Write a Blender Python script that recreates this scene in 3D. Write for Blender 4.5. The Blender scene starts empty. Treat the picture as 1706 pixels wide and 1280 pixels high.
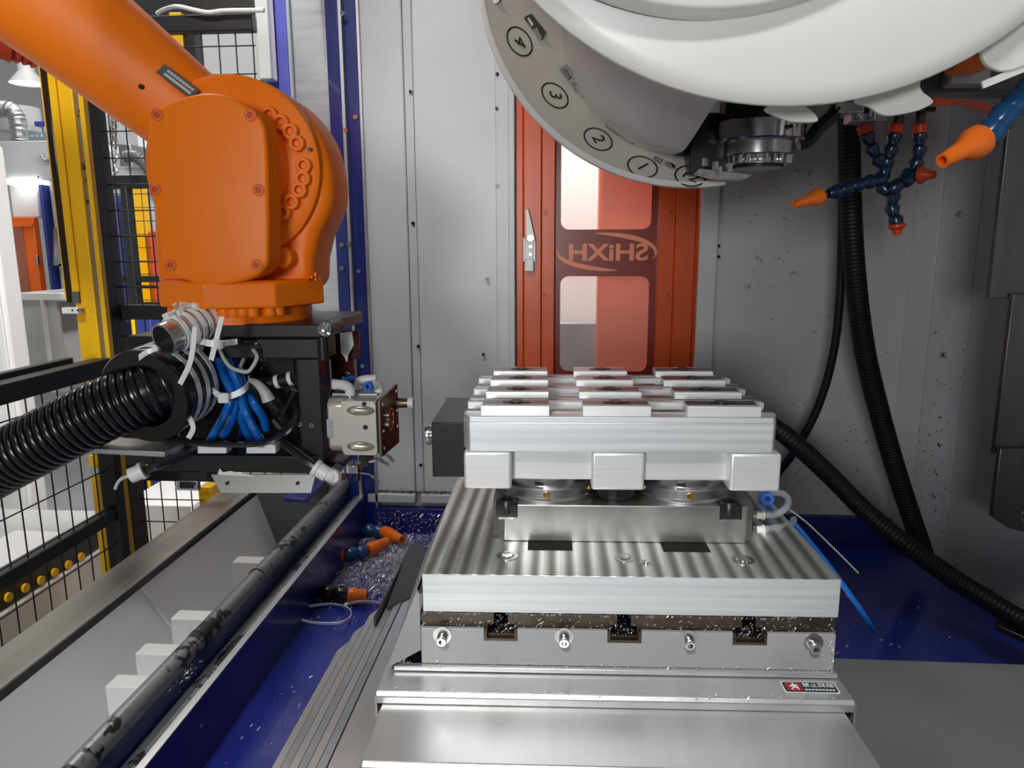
import bpy, bmesh, math, random
from mathutils import Vector, Matrix
random.seed(7)
SC = bpy.context.scene
COL = SC.collection

# ---------------------------------------------------------------- camera
FPX = 1220.0
CAMZ = 1.5
_d = Vector(((940-853)/FPX, (410-640)/FPX, 1.0)).normalized()
_s = 0.009
_x = Vector((1.0, _s, -(_d.x+_d.y*_s)/_d.z)).normalized()
_z = _x.cross(_d)
if _z.y > 0: _z = -_z
cam_d = bpy.data.cameras.new('camera')
cam_d.sensor_fit = 'HORIZONTAL'; cam_d.sensor_width = 36.0
cam_d.lens = FPX/1706*36.0
cam_d.clip_start = 0.02; cam_d.clip_end = 100
cam = bpy.data.objects.new('camera', cam_d); COL.objects.link(cam)
# rows of R give world axes in camera (x right, y down, z forward) coordinates
R3 = Matrix((_x, _d, _z))
right = R3 @ Vector((1,0,0)); down = R3 @ Vector((0,1,0)); fwd = R3 @ Vector((0,0,1))
cm = Matrix((right, -down, -fwd)).transposed().to_4x4()
cm.translation = (0,0,CAMZ)
cam.matrix_world = cm
SC.camera = cam
# ---------------------------------------------------------------- world, lights, exposure
w = bpy.data.worlds.new('hall_light'); SC.world = w; w.use_nodes = True
bg = w.node_tree.nodes['Background']
bg.inputs[0].default_value = (0.93, 0.97, 1.0, 1); bg.inputs[1].default_value = 0.10
def area(name, loc, target, size, power, color=(1,1,1), sy=None, spread=180):
    l = bpy.data.lights.new(name, 'AREA'); l.energy = power; l.color = color
    l.shape = 'RECTANGLE'; l.size = size; l.size_y = sy or size; l.spread = math.radians(spread)
    o = bpy.data.objects.new(name, l); COL.objects.link(o); o.location = loc
    o.rotation_euler = (Vector(target)-Vector(loc)).to_track_quat('-Z', 'Y').to_euler()
    return o
area('work_lamp', (-0.50, 0.95, 2.54), (-0.36, 1.95, 1.62), 0.4, 1.6, (1,0.98,0.95), 0.08, 60)
area('bowl_fill_light', (0.15, 0.0, 2.34), (0.22, 0.95, 1.85), 0.5, 0.9, (1,0.99,0.96), 0.08, 65)  # added light that brightens the magazine bowl and fixture fronts
area('hall_lamp_overhead', (-0.6, -2.1, 4.4), (0.0, 0.7, 1.1), 0.5, 132, (0.97,0.99,1))
area('front_fill_light', (-0.7, -2.6, 1.75), (-0.1, 1.2, 1.55), 0.6, 44, (0.97,0.99,1))  # added fill behind the camera, kept low so the sump stays dark
area('hall_lamp_side', (-1.45, 1.3, 4.3), (-1.3, 1.4, 0), 0.8, 34, (1,0.98,0.95))
area('hall_lamp_back', (-2.6, 4.0, 4.3), (-2.6, 4.2, 0), 1.6, 80, (1,0.98,0.95))
area('window_fill_light', (0.0, 2.12, 2.95), (0.0, 2.6, 1.5), 0.4, 85, (1,0.98,0.95))  # hidden light added to brighten what shows through the door windows
SC.view_settings.view_transform = 'Standard'
SC.view_settings.look = 'None'
SC.view_settings.gamma = 1.0
SC.view_settings.use_curve_mapping = False
SC.view_settings.exposure = 0.05

# ---------------------------------------------------------------- measuring helpers (photo point at a known depth / height / side)
def ray(px, py): return R3 @ Vector(((px-853)/FPX, (py-640)/FPX, 1.0))
def at(px, py, Y): r = ray(px,py); return r*(Y/r.y)+Vector((0,0,CAMZ))
def atz(px, py, z): r = ray(px,py); return r*((z-CAMZ)/r.z)+Vector((0,0,CAMZ))
def atx(px, py, x): r = ray(px,py); return r*(x/r.x)+Vector((0,0,CAMZ))

# ---------------------------------------------------------------- materials
def newmat(name):
    m = bpy.data.materials.new(name); m.use_nodes = True
    nt = m.node_tree; b = nt.nodes['Principled BSDF']
    return m, nt, b
def nd(nt, t, **kw):
    n = nt.nodes.new(t)
    for k, v in kw.items(): setattr(n, k, v)
    return n
def ramp(nt, fac, stops):
    r = nd(nt, 'ShaderNodeValToRGB'); cr = r.color_ramp
    while len(cr.elements) < len(stops): cr.elements.new(0.5)
    for e, (p, c) in zip(cr.elements, stops): e.position = p; e.color = (*c, 1) if len(c) == 3 else c
    nt.links.new(fac, r.inputs[0]); return r.outputs[0]
def objco(nt, scale=(1,1,1)):
    tc = nd(nt, 'ShaderNodeTexCoord'); mp = nd(nt, 'ShaderNodeMapping')
    mp.inputs['Scale'].default_value = scale
    nt.links.new(tc.outputs['Object'], mp.inputs[0]); return mp.outputs[0]
def noise(nt, vec, scale, detail=3, rough=0.5):
    n = nd(nt, 'ShaderNodeTexNoise'); n.inputs['Scale'].default_value = scale
    n.inputs['Detail'].default_value = detail; n.inputs['Roughness'].default_value = rough
    nt.links.new(vec, n.inputs[0]); return n.outputs[0]
def paint(name, c, rough=0.4, metal=0.0, var=0.06, bump=0.0, bscale=400, coat=0.0, scale=(1,1,1), nscale=6, spec=0.5):
    m, nt, b = newmat(name)
    v = objco(nt, scale); n = noise(nt, v, nscale, 4)
    lo = tuple(max(0, x*(1-var)) for x in c); hi = tuple(min(1, x*(1+var)) for x in c)
    nt.links.new(ramp(nt, n, [(0.3, lo), (0.7, hi)]), b.inputs['Base Color'])
    b.inputs['Roughness'].default_value = rough; b.inputs['Metallic'].default_value = metal
    b.inputs['Coat Weight'].default_value = coat
    b.inputs['Specular IOR Level'].default_value = spec
    if bump:
        bp = nd(nt, 'ShaderNodeBump'); bp.inputs['Strength'].default_value = bump; bp.inputs['Distance'].default_value = 0.001
        nt.links.new(noise(nt, objco(nt), bscale, 2), bp.inputs['Height']); nt.links.new(bp.outputs[0], b.inputs['Normal'])
    return m
def brushed(name, c, rough=0.32, scale=(2,120,120), var=0.12, bump=0.05, metal=1.0, lo_r=None):
    m, nt, b = newmat(name)
    v = objco(nt, scale); n = noise(nt, v, 1.0, 5, 0.65)
    lo = tuple(x*(1-var) for x in c); hi = tuple(min(1, x*(1+var)) for x in c)
    nt.links.new(ramp(nt, n, [(0.25, lo), (0.75, hi)]), b.inputs['Base Color'])
    mr = nd(nt, 'ShaderNodeMapRange'); mr.inputs[3].default_value = rough*0.8; mr.inputs[4].default_value = rough*1.3
    nt.links.new(n, mr.inputs[0]); nt.links.new(mr.outputs[0], b.inputs['Roughness'])
    b.inputs['Metallic'].default_value = metal
    bp = nd(nt, 'ShaderNodeBump'); bp.inputs['Strength'].default_value = bump; bp.inputs['Distance'].default_value = 0.001
    nt.links.new(n, bp.inputs['Height']); nt.links.new(bp.outputs[0], b.inputs['Normal'])
    return m
def speckled(name, c, c2, thr=0.62, scale=160, rough=0.45, metal=0.0):
    m, nt, b = newmat(name)
    n = noise(nt, objco(nt), scale, 3, 0.6); n2 = noise(nt, objco(nt), 5, 3)
    mx = nd(nt, 'ShaderNodeMath', operation='MULTIPLY'); nt.links.new(n, mx.inputs[0]); nt.links.new(n2, mx.inputs[1])
    nt.links.new(ramp(nt, mx.outputs[0], [(thr*0.6, c), (thr*0.6+0.03, c2)]), b.inputs['Base Color'])
    b.inputs['Roughness'].default_value = rough; b.inputs['Metallic'].default_value = metal
    return m
def glassy(name, c, alpha=0.35, rough=0.08):
    m, nt, b = newmat(name)
    tr = nd(nt, 'ShaderNodeBsdfTransparent'); tr.inputs[0].default_value = (*c, 1)
    mix = nd(nt, 'ShaderNodeMixShader'); mix.inputs[0].default_value = alpha
    b.inputs['Base Color'].default_value = (*c, 1); b.inputs['Roughness'].default_value = rough
    nt.links.new(tr.outputs[0], mix.inputs[1]); nt.links.new(b.outputs[0], mix.inputs[2])
    nt.links.new(mix.outputs[0], nt.nodes['Material Output'].inputs[0]); return m
def glow(name, c, s):
    m, nt, b = newmat(name)
    b.inputs['Base Color'].default_value = (*c,1)
    b.inputs['Emission Color'].default_value = (*c,1); b.inputs['Emission Strength'].default_value = s
    return m
M = {}
M['orange'] = paint('robot_orange_paint', (1.0,0.205,0.002), 0.42, var=0.03, bump=0.12, bscale=500, spec=0.3)
M['orange_dark'] = paint('orange_bolt_paint', (0.86,0.15,0.004), 0.4)
M['orange_shade'] = paint('orange_recess_shade', (0.55,0.06,0.002), 0.5)  # orange darkened to paint the shade inside the screw recesses
M['redor'] = paint('red_orange_sleeve', (0.55,0.05,0.01), 0.7, bump=0.6, bscale=60)
M['doororange'] = paint('door_orange_paint', (0.55,0.066,0.003), 0.32, var=0.1, bump=0.15, bscale=300)
M['doorframe2'] = paint('far_door_orange', (0.75,0.12,0.01), 0.4)
M['brownglass'] = paint('brown_tinted_film', (0.19,0.022,0.012), 0.28, var=0.1)
M['peach'] = paint('pale_orange_print', (0.72,0.22,0.11), 0.4, var=0.03)
M['grey'] = paint('light_grey_machine_paint', (0.50,0.52,0.525), 0.36, var=0.04, bump=0.25, bscale=260)
M['grey2'] = paint('grey_trim_paint', (0.46,0.485,0.50), 0.4, var=0.05)
M['greyR'] = speckled('grey_paint_with_grime', (0.48,0.475,0.465), (0.30,0.29,0.27), 0.62, 60, 0.42)
M['greydk'] = paint('dark_grey_paint', (0.10,0.105,0.11), 0.4)
M['greysheet'] = paint('grey_table_sheet', (0.40,0.40,0.41), 0.4, var=0.06, metal=0.3)
M['white'] = paint('white_paint', (0.80,0.80,0.78), 0.4, var=0.02)
M['mag'] = paint('magazine_white_enamel', (0.82,0.81,0.77), 0.33, var=0.02)
M['magring'] = paint('magazine_ring_warm_white', (0.64,0.60,0.54), 0.42, var=0.06, nscale=9)
M['blue'] = paint('dark_blue_paint', (0.008,0.016,0.15), 0.3, var=0.15, bump=0.15, bscale=200, coat=0.3)
M['blue2'] = paint('violet_blue_paint', (0.12,0.125,0.58), 0.4, var=0.04)
M['bluefloor'] = paint('blue_sump_paint', (0.013,0.025,0.23), 0.28, var=0.15, bump=0.1, bscale=120, coat=0.3)
M['black'] = paint('black_anodised', (0.012,0.012,0.013), 0.32, var=0.2)
M['rubber'] = paint('black_rubber', (0.010,0.010,0.011), 0.36, var=0.2)
M['hoseblk'] = paint('black_glossy_plastic', (0.008,0.009,0.009), 0.25, var=0.2)
M['hosedull'] = paint('black_hose_rubber', (0.007,0.007,0.008), 0.5, var=0.2, spec=0.3)
M['yellow'] = paint('safety_yellow_paint', (0.90,0.50,0.004), 0.38, var=0.04)
M['fence'] = paint('black_fence_coating', (0.012,0.012,0.013), 0.45, var=0.2)
M['alu'] = brushed('milled_aluminium', (0.80,0.81,0.82), 0.36, (3,90,260), 0.14)
M['alufront'] = brushed('milled_aluminium_banded', (0.84,0.86,0.88), 0.42, (1.5,20,130), 0.18, metal=0.7)
M['aluw'] = paint('matte_bright_aluminium', (0.82,0.82,0.82), 0.42, metal=0.55, var=0.05, scale=(2,2,60))
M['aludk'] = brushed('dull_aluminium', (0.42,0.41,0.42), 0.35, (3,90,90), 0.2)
M['steel'] = brushed('bright_steel', (0.62,0.62,0.61), 0.22, (40,40,6), 0.2)
M['steelblk'] = brushed('ground_steel_block', (0.60,0.60,0.58), 0.30, (14,60,3), 0.22)
M['stainless'] = brushed('stainless_way_cover', (0.66,0.66,0.645), 0.32, (14,2,30), 0.12, 0.02, metal=0.75)
M['stainless2'] = brushed('stainless_ledge', (0.42,0.39,0.36), 0.34, (90,2,90), 0.15)
M['sheetdk'] = brushed('worn_dark_sheet', (0.46,0.47,0.48), 0.40, (3,3,3), 0.3, metal=0.7)
M['castiron'] = brushed('oily_cast_iron', (0.13,0.10,0.075), 0.42, (40,8,60), 0.4, 0.2)
M['chrome'] = paint('chrome', (0.75,0.75,0.76), 0.12, metal=1.0, var=0.08)
M['darkmetal'] = paint('dark_oily_metal', (0.06,0.06,0.06), 0.25, metal=0.8, var=0.3)
M['brass'] = paint('brass', (0.70,0.47,0.16), 0.25, metal=1.0)
M['brownplate'] = brushed('bronzed_plate', (0.20,0.15,0.12), 0.32, (40,40,4), 0.2)
M['champagne'] = paint('champagne_anodised', (0.60,0.575,0.51), 0.34, metal=0.45, var=0.03)
M['plasticw'] = paint('white_plastic', (0.80,0.80,0.77), 0.38, var=0.03)
M['nylon'] = paint('white_nylon', (0.90,0.91,0.91), 0.3, var=0.03)
M['bluetube'] = paint('blue_polyurethane_tube', (0.006,0.16,0.62), 0.22, var=0.1, coat=0.4)
M['bluecap'] = paint('light_blue_plastic', (0.05,0.2,0.75), 0.35)
M['loc'] = paint('dark_blue_plastic', (0.006,0.020,0.055), 0.26, var=0.15, coat=0.3)
M['locb'] = paint('petrol_blue_plastic', (0.006,0.062,0.17), 0.25, var=0.15, coat=0.3)
M['locorange'] = paint('orange_plastic', (0.88,0.17,0.012), 0.32, var=0.04)
M['locred'] = paint('red_orange_plastic', (0.62,0.06,0.012), 0.35, var=0.05)
M['clear'] = glassy('clear_tube', (0.85,0.88,0.90), 0.30)
M['pane'] = glassy('peach_tinted_pane', (0.97,0.93,0.92), 0.10)
M['ink'] = paint('black_ink', (0.02,0.02,0.02), 0.5)
M['red'] = paint('sticker_red', (0.30,0.015,0.02), 0.45)
M['navy'] = paint('sticker_navy', (0.015,0.022,0.04), 0.4)
M['chip'] = paint('aluminium_chips', (0.75,0.75,0.77), 0.25, metal=0.45, var=0.2)
M['conc'] = paint('grey_hall_floor', (0.36,0.37,0.37), 0.4, var=0.1)
M['hallwall'] = paint('white_hall_wall', (0.80,0.81,0.82), 0.6, var=0.02)
M['hallceil'] = paint('grey_hall_ceiling', (0.42,0.43,0.43), 0.7, var=0.04)
M['galv'] = brushed('galvanised_duct', (0.40,0.41,0.42), 0.45, (6,6,40), 0.2)
M['beige'] = paint('beige_sheet', (0.48,0.45,0.40), 0.45)
M['palecover'] = paint('worn_blue_grey_paint', (0.21,0.23,0.25), 0.4, var=0.1)
M['lampon'] = glow('lit_lamp', (1,0.98,0.94), 4.0)
# milled plate with broad machining bands running in depth
def holed_plate(outer, holes, y, th):       # flat plate in the XZ plane with openings
    b = MB(); bm = bmesh.new(); edges = []
    for lp in [outer]+holes:
        vs = [bm.verts.new((p[0],y,p[1])) for p in lp]
        edges += [bm.edges.new((vs[i],vs[(i+1)%len(vs)])) for i in range(len(vs))]
    bmesh.ops.triangle_fill(bm, use_beauty=True, edges=edges)
    ret = bmesh.ops.extrude_face_region(bm, geom=list(bm.faces))
    bmesh.ops.translate(bm, vec=(0,th,0), verts=[e for e in ret['geom'] if isinstance(e, bmesh.types.BMVert)])
    bm.verts.index_update()
    b.v = [v.co.copy() for v in bm.verts]; b.f = [tuple(v.index for v in f.verts) for f in bm.faces]; bm.free(); return b
def milled():
    m, nt, b = newmat('banded_milled_plate')
    v = objco(nt, (1,0.10,1))
    wv = nd(nt, 'ShaderNodeTexWave'); wv.wave_type = 'BANDS'; wv.bands_direction = 'X'
    wv.inputs['Scale'].default_value = 17; wv.inputs['Distortion'].default_value = 1.4; wv.inputs['Detail'].default_value = 2
    wv.inputs['Detail Scale'].default_value = 2.0
    nt.links.new(v, wv.inputs[0])
    nt.links.new(ramp(nt, wv.outputs['Fac'], [(0.05,(0.26,0.245,0.22)), (0.5,(0.55,0.54,0.51)), (0.9,(0.86,0.85,0.82))]), b.inputs['Base Color'])
    b.inputs['Metallic'].default_value = 0.82
    mr = nd(nt, 'ShaderNodeMapRange'); mr.inputs[3].default_value = 0.42; mr.inputs[4].default_value = 0.26
    nt.links.new(wv.outputs['Fac'], mr.inputs[0]); nt.links.new(mr.outputs[0], b.inputs['Roughness'])
    bp = nd(nt, 'ShaderNodeBump'); bp.inputs['Strength'].default_value = 0.25; bp.inputs['Distance'].default_value = 0.002
    nt.links.new(wv.outputs['Fac'], bp.inputs['Height']); nt.links.new(bp.outputs[0], b.inputs['Normal'])
    return m
M['milled'] = milled()
# worn rail: grey metal with dark grime blotches
M['rail'] = speckled('worn_rail_paint', (0.30,0.32,0.32), (0.035,0.04,0.04), 0.50, 45, 0.35, 0.6)
M['sheetcol'] = brushed('dark_column_sheet', (0.15,0.147,0.14), 0.36, (30,30,3), 0.15)
M['black_reflect'] = paint('black_plate_orange_reflection', (0.05,0.012,0.008), 0.12, coat=0.3)  # black plate with the reflected robot orange put into its base colour
M['beige2'] = paint('warm_grey_sheet', (0.36,0.36,0.33), 0.38, metal=0.4)
M['champagne2'] = paint('champagne_machined', (0.62,0.58,0.48), 0.22, metal=0.8)
M['bluedark'] = paint('dark_blue_tube', (0.01,0.03,0.30), 0.3)
M['brownglossy'] = paint('dark_brown_glass', (0.03,0.012,0.006), 0.15, coat=0.4)
M['bluehall'] = paint('hall_blue_paint', (0.03,0.05,0.26), 0.4)
M['galv2'] = paint('pale_grey_sheet', (0.47,0.48,0.48), 0.45, var=0.08)
M['brownpane'] = paint('brown_door_glass', (0.30,0.10,0.06), 0.3)
M['paleblue'] = paint('pale_blue_print', (0.25,0.55,0.75), 0.5)
M['latch'] = paint('brushed_latch', (0.42,0.41,0.39), 0.4, metal=0.4)
M['pocket'] = paint('oily_pocket_steel', (0.07,0.07,0.06), 0.35, metal=0.6)
M['sheetgr'] = paint('grey_green_sheet', (0.20,0.21,0.20), 0.42, var=0.2, metal=0.3, nscale=4)
M['flapdk'] = paint('dark_flap_paint', (0.035,0.036,0.038), 0.5)
M['deepblack'] = paint('deep_black', (0.004,0.004,0.004), 0.7, spec=0.2)
M['tube_dk'] = paint('black_plastic_tube', (0.012,0.013,0.014), 0.2, coat=0.4)
M['wire_grey'] = paint('grey_white_wire', (0.55,0.56,0.52), 0.4)

# ---------------------------------------------------------------- mesh helpers
WLOC = {}
class MB:
    def __init__(s): s.v = []; s.f = []
    def add(s, vs, fs):
        o = len(s.v); s.v += [Vector(p) for p in vs]; s.f += [tuple(i+o for i in f) for f in fs]; return s
    def box(s, a, b):
        x0,x1 = sorted((a[0],b[0])); y0,y1 = sorted((a[1],b[1])); z0,z1 = sorted((a[2],b[2]))
        return s.add([(x0,y0,z0),(x1,y0,z0),(x1,y1,z0),(x0,y1,z0),(x0,y0,z1),(x1,y0,z1),(x1,y1,z1),(x0,y1,z1)],
            [(0,3,2,1),(4,5,6,7),(0,1,5,4),(1,2,6,5),(2,3,7,6),(3,0,4,7)])
    def obox(s, c, ax, ay, az):
        c = Vector(c); ax = Vector(ax); ay = Vector(ay); az = Vector(az)
        vs = [c+sx*ax+sy*ay+sz*az for sz in (-1,1) for sx,sy in ((-1,-1),(1,-1),(1,1),(-1,1))]
        return s.add(vs, [(0,3,2,1),(4,5,6,7),(0,1,5,4),(1,2,6,5),(2,3,7,6),(3,0,4,7)])
    def bar(s, p0, p1, wd, ht, up=(0,0,1)):
        p0 = Vector(p0); p1 = Vector(p1); d = p1-p0; t = d.normalized()
        sd = t.cross(Vector(up))
        if sd.length < 1e-4: sd = t.cross(Vector((1,0,0)))
        sd.normalize(); u = sd.cross(t)
        return s.obox((p0+p1)/2, d/2, sd*wd/2, u*ht/2)
    def prism(s, pts, off):
        n = len(pts); pts = [Vector(p) for p in pts]; off = Vector(off)
        return s.add(pts+[p+off for p in pts], [tuple(range(n)), tuple(range(2*n-1, n-1, -1))] +
            [(i, i+n, (i+1)%n+n, (i+1)%n) for i in range(n)])
    def lathe(s, prof, o, axis, n=32, a0=0, a1=None, ref=None):
        ax = Vector(axis).normalized(); r = Vector(ref) if ref else (Vector((0,0,1)) if abs(ax.z) < 0.9 else Vector((1,0,0)))
        u = (r-ax*r.dot(ax)).normalized(); v = ax.cross(u); o = Vector(o)
        full = a1 is None; cnt = n if full else n+1
        rings = []; vs = []; fs = []
        for (rr, h) in prof:
            if rr < 1e-7: rings.append([len(vs)]); vs.append(o+ax*h); continue
            ring = []
            for i in range(cnt):
                a = a0 + (2*math.pi if full else (a1-a0))*i/n
                ring.append(len(vs)); vs.append(o+ax*h+(u*math.cos(a)+v*math.sin(a))*rr)
            rings.append(ring)
        for A, B in zip(rings, rings[1:]):
            m = n
            for i in range(m):
                j = (i+1) % cnt if full else i+1
                if len(A) == 1 and len(B) == 1: continue
                if len(A) == 1: fs.append((A[0], B[i], B[j]))
                elif len(B) == 1: fs.append((A[i], A[j], B[0]))
                else: fs.append((A[i], A[j], B[j], B[i]))
        return s.add(vs, fs)
    def cyl(s, p0, p1, r0, r1=None, n=24):
        p0 = Vector(p0); p1 = Vector(p1); h = (p1-p0).length; r1 = r0 if r1 is None else r1
        return s.lathe([(0,0),(r0,0),(r1,h),(0,h)], p0, p1-p0, n)
    def pipe(s, p0, p1, ro, ri, n=24):
        p0 = Vector(p0); p1 = Vector(p1); h = (p1-p0).length
        return s.lathe([(ri,0),(ro,0),(ro,h),(ri,h),(ri,0)], p0, p1-p0, n)
    def tube(s, path, r, n=10, closed=False, flat=None):
        P = [Vector(p) for p in path]; m = len(P); rs = r if isinstance(r, (list,tuple)) else [r]*m
        up = None; vs = []; fs = []
        for i in range(m):
            if closed: t = P[(i+1)%m]-P[i-1]
            else: t = P[min(i+1,m-1)]-P[max(i-1,0)]
            t.normalize()
            if up is None:
                up = Vector((0,0,1)) if abs(t.z) < 0.9 else Vector((0,1,0))
            up = (up-t*up.dot(t)).normalized(); sd = t.cross(up)
            for k in range(n):
                a = 2*math.pi*k/n
                fx = flat if flat else 1.0
                vs.append(P[i]+(sd*math.cos(a)+up*math.sin(a)*fx)*rs[i])
        for i in range(m if closed else m-1):
            j = (i+1)%m
            for k in range(n):
                l = (k+1)%n
                fs.append((i*n+k, i*n+l, j*n+l, j*n+k))
        if not closed:
            fs.append(tuple(range(n-1,-1,-1))); fs.append(tuple((m-1)*n+k for k in range(n)))
        return s.add(vs, fs)
    def strip(s, path, wd, th, nrm):          # flat band along a path; nrm = list or single width direction
        P = [Vector(p) for p in path]; m = len(P); vs = []; fs = []
        for i in range(m):
            t = (P[min(i+1,m-1)]-P[max(i-1,0)]).normalized()
            wv = Vector(nrm[i] if isinstance(nrm, list) else nrm); wv = (wv-t*wv.dot(t)).normalized(); u = t.cross(wv)
            vs += [P[i]-wv*wd/2-u*th/2, P[i]+wv*wd/2-u*th/2, P[i]+wv*wd/2+u*th/2, P[i]-wv*wd/2+u*th/2]
        for i in range(m-1):
            for k in range(4): fs.append((i*4+k, i*4+(k+1)%4, i*4+4+(k+1)%4, i*4+4+k))
        fs += [(3,2,1,0), tuple((m-1)*4+k for k in range(4))]
        return s.add(vs, fs)
    def xf(s, mat): s.v = [mat @ p for p in s.v]; return s
    def mesh(s, name, smooth=True, ang=35, org=None):
        me = bpy.data.meshes.new(name)
        c = Vector(org) if org is not None else sum(s.v, Vector())/len(s.v)
        me.from_pydata([p-c for p in s.v], [], s.f)
        bm = bmesh.new(); bm.from_mesh(me); bmesh.ops.recalc_face_normals(bm, faces=bm.faces); bm.to_mesh(me); bm.free()
        if smooth:
            me.polygons.foreach_set('use_smooth', [True]*len(me.polygons)); me.set_sharp_from_angle(angle=math.radians(ang))
        return me, c
    def build(s, name, mat, parent=None, bevel=0, seg=2, smooth=True, ang=35, label=None, kind=None):
        me, c = s.mesh(name, smooth, ang)
        return place(name, me, mat, c, parent, bevel, seg, label, kind)
def place(name, me, mat, c, parent=None, bevel=0, seg=2, label=None, kind=None, rot=None):
    if mat and not me.materials: me.materials.append(M[mat] if isinstance(mat, str) else mat)
    o = bpy.data.objects.new(name, me); COL.objects.link(o)
    if parent is not None:
        o.parent = parent; o.location = Vector(c)-WLOC[parent.name]
    else: o.location = c
    if rot is not None: o.rotation_mode = 'QUATERNION'; o.rotation_quaternion = rot
    WLOC[o.name] = Vector(c)
    if bevel:
        md = o.modifiers.new('edge_bevel', 'BEVEL'); md.width = bevel; md.segments = seg; md.limit_method = 'ANGLE'; md.angle_limit = math.radians(40)
        md.harden_normals = False
    if label: o['label'] = label
    if kind: o['kind'] = kind
    return o
def thing(name, label, cat, loc, group=None):
    o = bpy.data.objects.new(name, None); COL.objects.link(o); o.location = loc; o.empty_display_size = 0.02
    WLOC[o.name] = Vector(loc); return tag(o, label, cat, group)
def tag(o, label, cat, group=None):
    o['label'] = label; o['category'] = cat
    if group: o['group'] = group
    return o
def struct(o): o['kind'] = 'structure'; return o
def rbox(a, b): return MB().box(a, b)
def smoothpath(pts, n=8, closed=False):
    P = [Vector(p) for p in pts]; out = []; m = len(P)
    rng = range(m) if closed else range(m-1)
    for i in rng:
        p0 = P[i-1] if (closed or i > 0) else P[0]; p1 = P[i]; p2 = P[(i+1)%m]; p3 = P[(i+2)%m] if closed else P[min(i+2,m-1)]
        for k in range(n):
            t = k/n
            out.append(0.5*((2*p1)+(-p0+p2)*t+(2*p0-5*p1+4*p2-p3)*t*t+(-p0+3*p1-3*p2+p3)*t**3))
    if not closed: out.append(P[-1])
    return out
def rrect(cx, cy, w, h, r, n=5):
    pts = []
    for (sx, sy, a) in ((1,1,0),(-1,1,90),(-1,-1,180),(1,-1,270)):
        for k in range(n+1):
            t = math.radians(a+90*k/n)
            pts.append((cx+sx*(w/2-r)+r*math.cos(t), cy+sy*(h/2-r)+r*math.sin(t)))
    return pts
def text(name, body, size, mat, parent, mtx, ext=0.0003, align='CENTER', sx=1.0, bold=0.0):
    cu = bpy.data.curves.new(name, 'FONT'); cu.body = body; cu.size = size; cu.extrude = ext; cu.offset = bold
    cu.align_x = align; cu.align_y = 'CENTER'
    o = bpy.data.objects.new(name+'_tmp', cu); COL.objects.link(o)
    dg = bpy.context.evaluated_depsgraph_get()
    me = bpy.data.meshes.new_from_object(o.evaluated_get(dg))
    bpy.data.objects.remove(o); bpy.data.curves.remove(cu)
    if not me.vertices: return None
    me.transform(mtx @ Matrix.Diagonal((sx,1,1,1)))
    c = sum((v.co for v in me.vertices), Vector())/len(me.vertices)
    me.transform(Matrix.Translation(-c)); me.materials.clear(); me.name = name
    return place(name, me, mat, c, parent)
def frame(o, xa, ya):                # matrix with text x along xa, y along ya
    xa = Vector(xa).normalized(); ya = Vector(ya); ya = (ya-xa*ya.dot(xa)).normalized(); za = xa.cross(ya)
    m = Matrix((xa, ya, za)).transposed().to_4x4(); m.translation = o; return m
# shared socket-head screw, axis +Z
def screw_mesh(name, r, h, mat, hexr=None):
    hexr = hexr or r*0.5
    b = MB().lathe([(0,0),(r,0),(r,h*0.85),(r*0.88,h),(hexr*1.05,h)], (0,0,0), (0,0,1), 18)
    b.lathe([(hexr*1.05,h),(hexr,h*0.4),(0,h*0.4)], (0,0,0), (0,0,1), 6)
    me, c = b.mesh(name, True, 30, (0,0,0)); me.materials.append(M[mat]); return me
def put(name, me, p, axis, parent, label=None):
    return place(name, me, None, Vector(p), parent, rot=Vector((0,0,1)).rotation_difference(Vector(axis).normalized()), label=label)
# ================================================================ the hall (behind the fence) and the machine shell
FZ = 0.70          # sump floor
YW = 1.95          # back wall of the machine
struct(rbox((-7,-3,-0.1),(4,9,0.0)).build('floor', 'conc'))
struct(rbox((-7,8.5,0.0),(4,8.7,4.5)).build('wall_hall_back', 'hallwall'))
struct(rbox((-6.2,0.5,0.0),(-6.0,8.5,4.5)).build('wall_hall_left', 'hallwall'))
struct(rbox((-7,2.2,4.5),(4,9,4.6)).build('ceiling', 'hallceil'))

struct(rbox((-0.64,-0.08,2.62),(1.22,2.1,2.66)).build('ceiling_light_block', 'grey2'))  # unseen roof added to keep light from above out of the machine
hdr = struct(rbox((-1.1,-0.08,2.22),(1.22,-0.04,2.66)).build('wall_front_header', 'grey2'))
struct(rbox((-0.66,-0.08,2.2),(-0.62,1.90,2.66)).build('wall_left_light_block', 'grey2'))  # unseen header added to block the side lamp from the sump
struct(rbox((-0.95,0.20,0.0),(1.22,0.23,1.20)).build('wall_front_light_block', 'grey2'))  # unseen apron added to shade the sump from low front light
# sump (floor of the machine), its skirt and outer sides
struct(rbox((-0.66,0.25,FZ-0.03),(1.12,YW+0.02,FZ)).build('floor_sump', 'bluefloor'))
struct(rbox((-0.56,YW-0.015,FZ),(0.93,YW+0.01,0.775)).build('trim_1', 'blue', bevel=0.002))
def WX(px, py=500): return at(px, py, YW).x
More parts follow.
